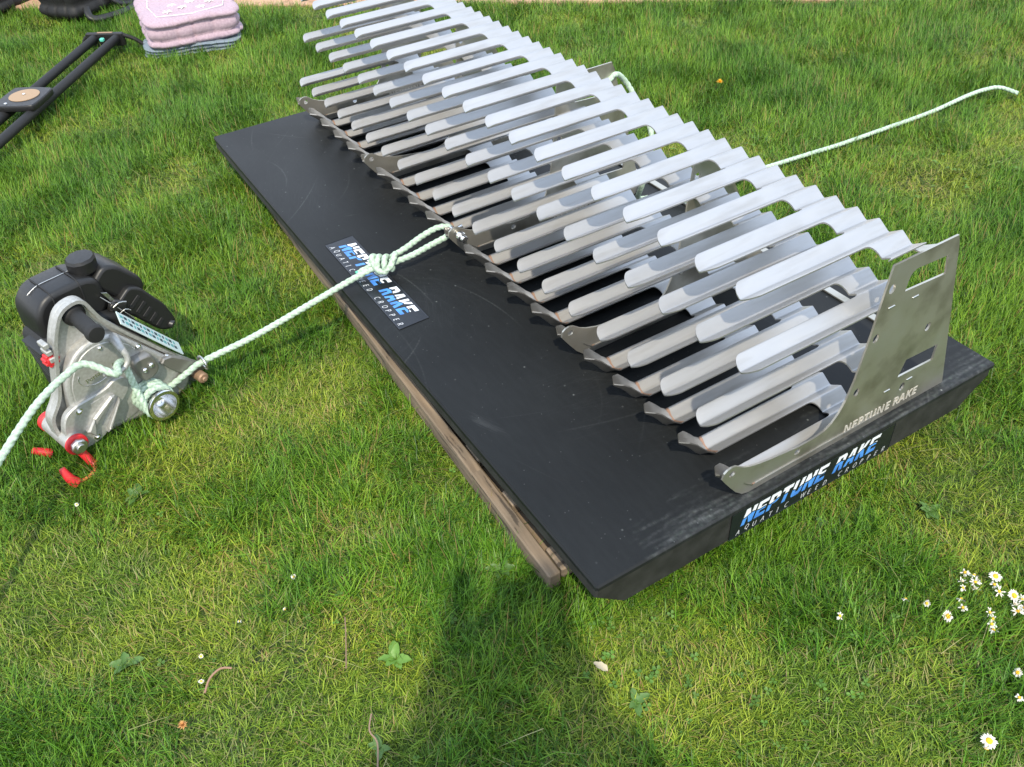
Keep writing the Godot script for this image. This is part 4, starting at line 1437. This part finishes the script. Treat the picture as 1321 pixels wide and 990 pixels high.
	# yellow flower beyond the rake, and a withered orange one in the foreground
	for f in [["dandelion", "single yellow flower in the far lawn behind the rake", Vector3(1.729, 0.058, -1.59), Color(0.80, 0.42, 0.01), 0.9], ["withered_flower", "withered orange brown flower head at the lower left", Vector3(-0.677, 0.030, -0.212), Color(0.62, 0.33, 0.12), 0.55]]:
		var o := thing(f[0], f[1], "flower", f[2])
		st = st_new()
		st.set_smooth_group(-1)
		for k in 42:
			var a := k * 2.4
			var e := Vector3(cos(a), 0, sin(a))
			var s := Vector3(-sin(a), 0, cos(a)) * 0.0019
			var l: float = (0.006 + 0.012 * (k / 42.0)) * f[4]
			var up := Vector3(0, 0.012 * (1.0 - k / 42.0), 0)
			tri3(st, -s, e * l + up, s)
		part("florets", commit(st), smp(f[3], 0.7), o)
		part("stalk", stalk, green, o)
	# broad leaved weeds
	var bright_leaf := smp(Color(0.095, 0.20, 0.022), 0.5)
	bright_leaf.backlight = Color(0.35, 0.4, 0.15)
	var dark_leaf := smp(Color(0.060, 0.130, 0.020), 0.55)
	dark_leaf.backlight = Color(0.2, 0.25, 0.1)
	var W := [[Vector3(-0.322, 0.012, -0.140), bright_leaf, 0.034, 6, "bright green crinkled broad leaf weed in the middle foreground"], [Vector3(-0.609, 0.012, -0.802), dark_leaf, 0.034, 6, "dark broad leaf weed below the winch foot"], [Vector3(-0.730, 0.012, -0.398), dark_leaf, 0.032, 5, "dark smooth leaf plant at the left in the foreground"], [Vector3(-0.416, 0.012, -0.006), dark_leaf, 0.022, 4, "broad leaf weed at the bottom edge of the picture"], [Vector3(-0.068, 0.012, -0.200), dark_leaf, 0.030, 6, "dark leaf weed close to the pallet end"], [Vector3(0.716, 0.012, 0.158), dark_leaf, 0.028, 6, "dark green weed in the grass right of the near side of the float"], [Vector3(0.512, 0.012, 0.075), dark_leaf, 0.030, 6, "small weed at the foot of the near side sticker"], [Vector3(-0.02, 0.012, 0.16), dark_leaf, 0.026, 4, "small weed in the shaded lawn below the float corner"]]
	for q in W:
		var o := thing("weed", q[4], "weed", q[0] - Vector3(0, 0.004, 0), 0.0, "broad leaf weeds in the lawn")
		for k in q[3]:
			var lf := part("leaf", leaf_mesh(q[2] * 0.8 * (0.75 + 0.35 * fmod(k * 0.618 + q[0].x * 3.0 + 3.0, 1.0)), 5 + k), q[1], o)
			lf.rotation = Vector3(0.25 * sin(k * 2.0), k * TAU / q[3] + q[0].x * 5.0 + 0.35 * sin(k * 3.7), 0.16 + 0.16 * (k % 3))
	# twigs
	for q in [["twig", "thin brown stem with a pale tip in the middle foreground", [Vector3(-0.365, 0.034, -0.252), Vector3(-0.380, 0.032, -0.215), Vector3(-0.405, 0.028, -0.159)], 0.0012, Color(0.20, 0.13, 0.08)], ["twig", "bent brown stem at the bottom edge of the picture", [Vector3(-0.405, 0.032, -0.055), Vector3(-0.420, 0.032, -0.030), Vector3(-0.418, 0.030, -0.005), Vector3(-0.437, 0.028, 0.035)], 0.0015, Color(0.22, 0.15, 0.10)], ["twig", "pinkish curved twig in the left foreground", [Vector3(-0.628, 0.030, -0.250), Vector3(-0.612, 0.036, -0.268), Vector3(-0.590, 0.038, -0.275), Vector3(-0.573, 0.036, -0.266)], 0.0020, Color(0.26, 0.15, 0.10)]]:
		st = st_new()
		tube(st, q[2], q[3], 0.006, 8)
		var o := part(q[0], commit(st), smp(q[4], 0.8), self)
		tag(o, q[1], "twig")
	# a fallen brown leaf
	var lf := part("fallen_leaf", leaf_mesh(0.022, 3), smp(Color(0.42, 0.36, 0.24), 0.7), self, Vector3(-0.035, 0.036, 0.10))
	lf.rotation = Vector3(0.2, 2.0, 0.1)
	tag(lf, "pale dead leaf in the shaded lawn below the float corner", "leaf")

func leaf_mesh(l: float, seed_n: int) -> ArrayMesh:
	var st := st_new()
	st.set_smooth_group(1)
	var g := []
	for i in 9:
		var t := i / 8.0
		var w := l * 0.30 * pow(sin(PI * pow(t, 0.8)), 0.7) * (1.0 + 0.12 * sin(i * 2.3 + seed_n)) + 0.0012
		var y := l * (0.35 * t - 0.42 * t * t)
		var row := []
		for j in 5:
			var s := (j - 2) / 2.0
			row.append(Vector3(l * 1.25 * t, y + l * 0.10 * s * s + l * 0.035 * sin(i * 1.9 + j * 2.1 + seed_n), w * s))
		g.append(row)
	for i in 8:
		for j in 4: quad(st, g[i][j], g[i + 1][j], g[i + 1][j + 1], g[i][j + 1])
	return commit(st)

# ---------- the photographer, outside the picture, whose shadow lies on the near lawn ----------
const NET_EDGES := [[0, 1], [2, 3], [4, 5], [6, 7], [0, 2], [1, 3], [4, 6], [5, 7], [0, 4], [1, 5], [2, 6], [3, 7]]

func net(bones: Array, cell: float, k: float, grow := 0.0) -> ArrayMesh:
	# smooth union of tapered capsules [a, b, radius a, radius b], meshed as surface nets
	var lo := Vector3.INF
	var hi := -Vector3.INF
	for b in bones:
		var r: float = maxf(b[2], b[3]) + grow + k + cell * 2.0
		lo = lo.min(b[0].min(b[1]) - Vector3.ONE * r)
		hi = hi.max(b[0].max(b[1]) + Vector3.ONE * r)
	var n := Vector3i(((hi - lo) / cell).ceil()) + Vector3i.ONE
	var f := PackedFloat32Array()
	f.resize(n.x * n.y * n.z)
	f.fill(1.0)
	for b in bones:
		var a: Vector3 = b[0]
		var e: Vector3 = b[1] - a
		var ee := maxf(e.length_squared(), 1e-8)
		var r0: float = b[2] + grow
		var dr: float = b[3] - b[2]
		var m: float = maxf(b[2], b[3]) + grow + k + cell * 1.5
		var i0 := Vector3i((a.min(b[1]) - Vector3.ONE * m - lo) / cell).max(Vector3i.ZERO)
		var i1 := Vector3i((a.max(b[1]) + Vector3.ONE * m - lo) / cell).min(n - Vector3i.ONE)
		for z in range(i0.z, i1.z + 1):
			for y in range(i0.y, i1.y + 1):
				var at := (z * n.y + y) * n.x
				for x in range(i0.x, i1.x + 1):
					var p := lo + Vector3(x, y, z) * cell - a
					var t := clampf(p.dot(e) / ee, 0.0, 1.0)
					var d := (p - e * t).length() - r0 - dr * t
					var o := f[at + x]
					var h := maxf(k - absf(d - o), 0.0) / k
					f[at + x] = minf(d, o) - h * h * k * 0.25
	var id := {}
	var vs := PackedVector3Array()
	var off := [0, 1, n.x, n.x + 1, n.x * n.y, n.x * n.y + 1, n.x * n.y + n.x, n.x * n.y + n.x + 1]
	for z in n.z - 1:
		for y in n.y - 1:
			for x in n.x - 1:
				var at := (z * n.y + y) * n.x + x
				var s := 0
				for c in 8:
					if f[at + off[c]] < 0.0: s += 1
				if s == 0 or s == 8: continue
				var sum := Vector3.ZERO
				var cnt := 0
				for e in NET_EDGES:
					var u := f[at + off[e[0]]]
					var w := f[at + off[e[1]]]
					if (u < 0.0) == (w < 0.0): continue
					var t := u / (u - w)
					var pu := Vector3(e[0] & 1, (e[0] >> 1) & 1, e[0] >> 2)
					var pw := Vector3(e[1] & 1, (e[1] >> 1) & 1, e[1] >> 2)
					sum += pu.lerp(pw, t)
					cnt += 1
				id[at] = vs.size()
				vs.append(lo + (Vector3(x, y, z) + sum / cnt) * cell)
	var st := st_new()
	st.set_smooth_group(1)
	var step := [1, n.x, n.x * n.y]
	for at in id:
		for ax in 3:
			var u := f[at]
			var w := f[at + step[ax]]
			if (u < 0.0) == (w < 0.0): continue
			var b: int = step[(ax + 1) % 3]
			var c: int = step[(ax + 2) % 3]
			if not (id.has(at - b) and id.has(at - c) and id.has(at - b - c)): continue
			var q := [vs[id[at]], vs[id[at - b]], vs[id[at - b - c]], vs[id[at - c]]]
			if u < 0.0: q.reverse()
			quad(st, q[0], q[1], q[2], q[3])
	return commit(st)

func make_photographer():
	# local axes: z forward (towards the rake), x to the person's left
	var t := thing("person", "person in dark jacket and jeans holding up a phone to take the picture", "person", Vector3(-0.735, 0.0, 1.075), 2.63)
	var skin := smp(Color(0.45, 0.27, 0.19), 0.55)
	var body := []
	var jacket := []
	var jeans := []
	var shoes := []
	var hip := Vector3(0, 0.93, 0)
	for s in [-1.0, 1.0]:
		var h := Vector3(0.092 * s, 0.92, 0.0)
		var kn := Vector3(0.115 * s, 0.50, 0.03 if s > 0 else -0.005)
		var an := Vector3(0.125 * s, 0.085, 0.01 if s > 0 else -0.05)
		body.append_array([[h, kn, 0.082, 0.055], [kn, an, 0.054, 0.036], [an, an + Vector3(0.012 * s, -0.045, 0.13), 0.036, 0.026]])
		jeans.append_array([[h + Vector3(0, 0.03, 0), kn, 0.086, 0.060], [kn, an + Vector3(0, 0.01, 0), 0.060, 0.050]])
		shoes.append_array([[an + Vector3(0, -0.045, -0.035), an + Vector3(0.012 * s, -0.052, 0.15), 0.042, 0.034]])
		var sh := Vector3(0.175 * s, 1.415, -0.01)
		var el := Vector3(0.150 * s, 1.150, 0.100)
		var wr := Vector3(0.100 * s, 1.365, 0.285)
		body.append_array([[sh, el, 0.050, 0.038], [el, wr, 0.039, 0.026]])
		jacket.append_array([[sh, el, 0.066, 0.062], [el, el.lerp(wr, 0.84), 0.060, 0.042]])
	body.append_array([[hip, Vector3(0, 1.12, 0.01), 0.125, 0.115], [Vector3(-0.05, 1.20, 0), Vector3(0.05, 1.20, 0), 0.112, 0.112], [Vector3(-0.085, 1.34, 0), Vector3(0.085, 1.34, 0), 0.100, 0.100], [Vector3(-0.15, 1.425, -0.01), Vector3(0.15, 1.425, -0.01), 0.055, 0.055],
		[Vector3(0, 1.40, -0.01), Vector3(0, 1.53, 0.012), 0.058, 0.054]])
	var head := Basis(Vector3.RIGHT, 0.28)
	var hc := Vector3(0, 1.605, 0.035)
	for q in [[Vector3(0, 0.025, -0.022), Vector3(0, 0.025, 0.018), 0.083, 0.078], [Vector3(0, -0.03, 0.02), Vector3(0, -0.088, 0.048), 0.066, 0.034], [Vector3(0, 0.018, 0.088), Vector3(0, -0.026, 0.110), 0.009, 0.014], [Vector3(-0.014, -0.062, 0.078), Vector3(0.014, -0.062, 0.078), 0.012, 0.012], [Vector3(-0.032, 0.030, 0.082), Vector3(0.032, 0.030, 0.082), 0.011, 0.011]]:
		body.append([hc + head * q[0], hc + head * q[1], q[2], q[3]])
	for s in [-1.0, 1.0]:
		body.append([hc + head * Vector3(0.082 * s, 0.018, -0.004), hc + head * Vector3(0.080 * s, -0.022, 0.002), 0.015, 0.010])
	jacket.append_array([[Vector3(0, 0.84, 0), Vector3(0, 1.14, 0.01), 0.165, 0.140], [Vector3(-0.07, 1.22, 0), Vector3(0.07, 1.22, 0), 0.130, 0.130], [Vector3(-0.085, 1.34, 0), Vector3(0.085, 1.34, 0), 0.110, 0.110], [Vector3(-0.15, 1.422, -0.01), Vector3(0.15, 1.422, -0.01), 0.063, 0.063], [Vector3(0, 1.43, -0.01), Vector3(0, 1.475, 0.0), 0.075, 0.068]])
	# hands: palm, four curled fingers and a thumb on each end of the phone
	var hands := []
	for s in [-1.0, 1.0]:
		var wr := Vector3(0.100 * s, 1.365, 0.285)
		var palm := Vector3(0.088 * s, 1.392, 0.330)
		hands.append_array([[wr, palm, 0.024, 0.021], [palm + Vector3(0, 0.022, 0.008), palm + Vector3(0, -0.018, 0.0), 0.018, 0.018]])
		for k in 4:
			var y := 0.034 - 0.019 * k
			var l: float = [0.9, 1.0, 0.95, 0.75][k]
			var a := palm + Vector3(0.0, y, 0.012)
			var b := a + Vector3(0.004 * s, 0.003, 0.036 * l)
			var c := b + Vector3(-0.020 * s, 0.0, 0.016 * l)
			hands.append_array([[a, b, 0.0092, 0.0085], [b, c, 0.0085, 0.0078], [c, c + Vector3(-0.016 * s, 0, -0.002), 0.0078, 0.007]])
		var th := palm + Vector3(-0.010 * s, 0.012, -0.004)
		hands.append_array([[palm + Vector3(0, -0.012, -0.008), th + Vector3(-0.006 * s, 0.006, 0.004), 0.012, 0.010], [th + Vector3(-0.006 * s, 0.006, 0.004), th + Vector3(-0.028 * s, 0.016, 0.012), 0.0095, 0.0082]])
	var skin_body := part("body", net(body, 0.017, 0.035), skin, t)
	part("hands", net(hands, 0.0042, 0.007), skin, skin_body)
	part("jacket", net(jacket, 0.022, 0.05), smp(Color(0.03, 0.035, 0.05), 0.9), skin_body)
	part("jeans", net(jeans, 0.020, 0.03), smp(Color(0.035, 0.05, 0.09), 0.9), skin_body)
	part("shoe", net([shoes[0]], 0.012, 0.02), smp(Color(0.05, 0.04, 0.035), 0.6), skin_body)
	part("shoe", net([shoes[1]], 0.012, 0.02), smp(Color(0.05, 0.04, 0.035), 0.6), skin_body)
	var hair := []
	for q in [[Vector3(0, 0.040, -0.030), Vector3(0, 0.052, 0.020), 0.084, 0.072], [Vector3(0, -0.01, -0.055), Vector3(0, 0.03, -0.04), 0.060, 0.070], [Vector3(-0.06, 0.05, 0.0), Vector3(0.06, 0.05, 0.0), 0.040, 0.040]]:
		hair.append([hc + head * q[0], hc + head * q[1], q[2], q[3]])
	part("hair", net(hair, 0.014, 0.02), smp(Color(0.06, 0.035, 0.02), 0.7), skin_body)
	for s in [-1.0, 1.0]:
		var e := SphereMesh.new()
		e.radius = 0.012; e.height = 0.024; e.radial_segments = 16; e.rings = 8
		part("eye", e, smp(Color(0.5, 0.48, 0.45), 0.2), skin_body, hc + head * Vector3(0.031 * s, 0.014, 0.083))
	# the phone, held sideways, its back to the rake and its lens where the picture was taken from
	var view := Basis.from_euler(Vector3(-0.714443, -0.51538, -0.065378))
	var st := st_new()
	box(st, Vector3(0, 0, 0), Vector3(0.140, 0.068, 0.0075), Basis(), 0.003)
	var ph := part("phone", commit(st), M.black, self, Vector3(-0.5497, 1.25134 + DECK, 0.74543) + view * Vector3(0.052, -0.020, 0.016))
	ph.basis = view
	tag(ph, "black phone held sideways in both hands of the person in the dark jacket", "phone")
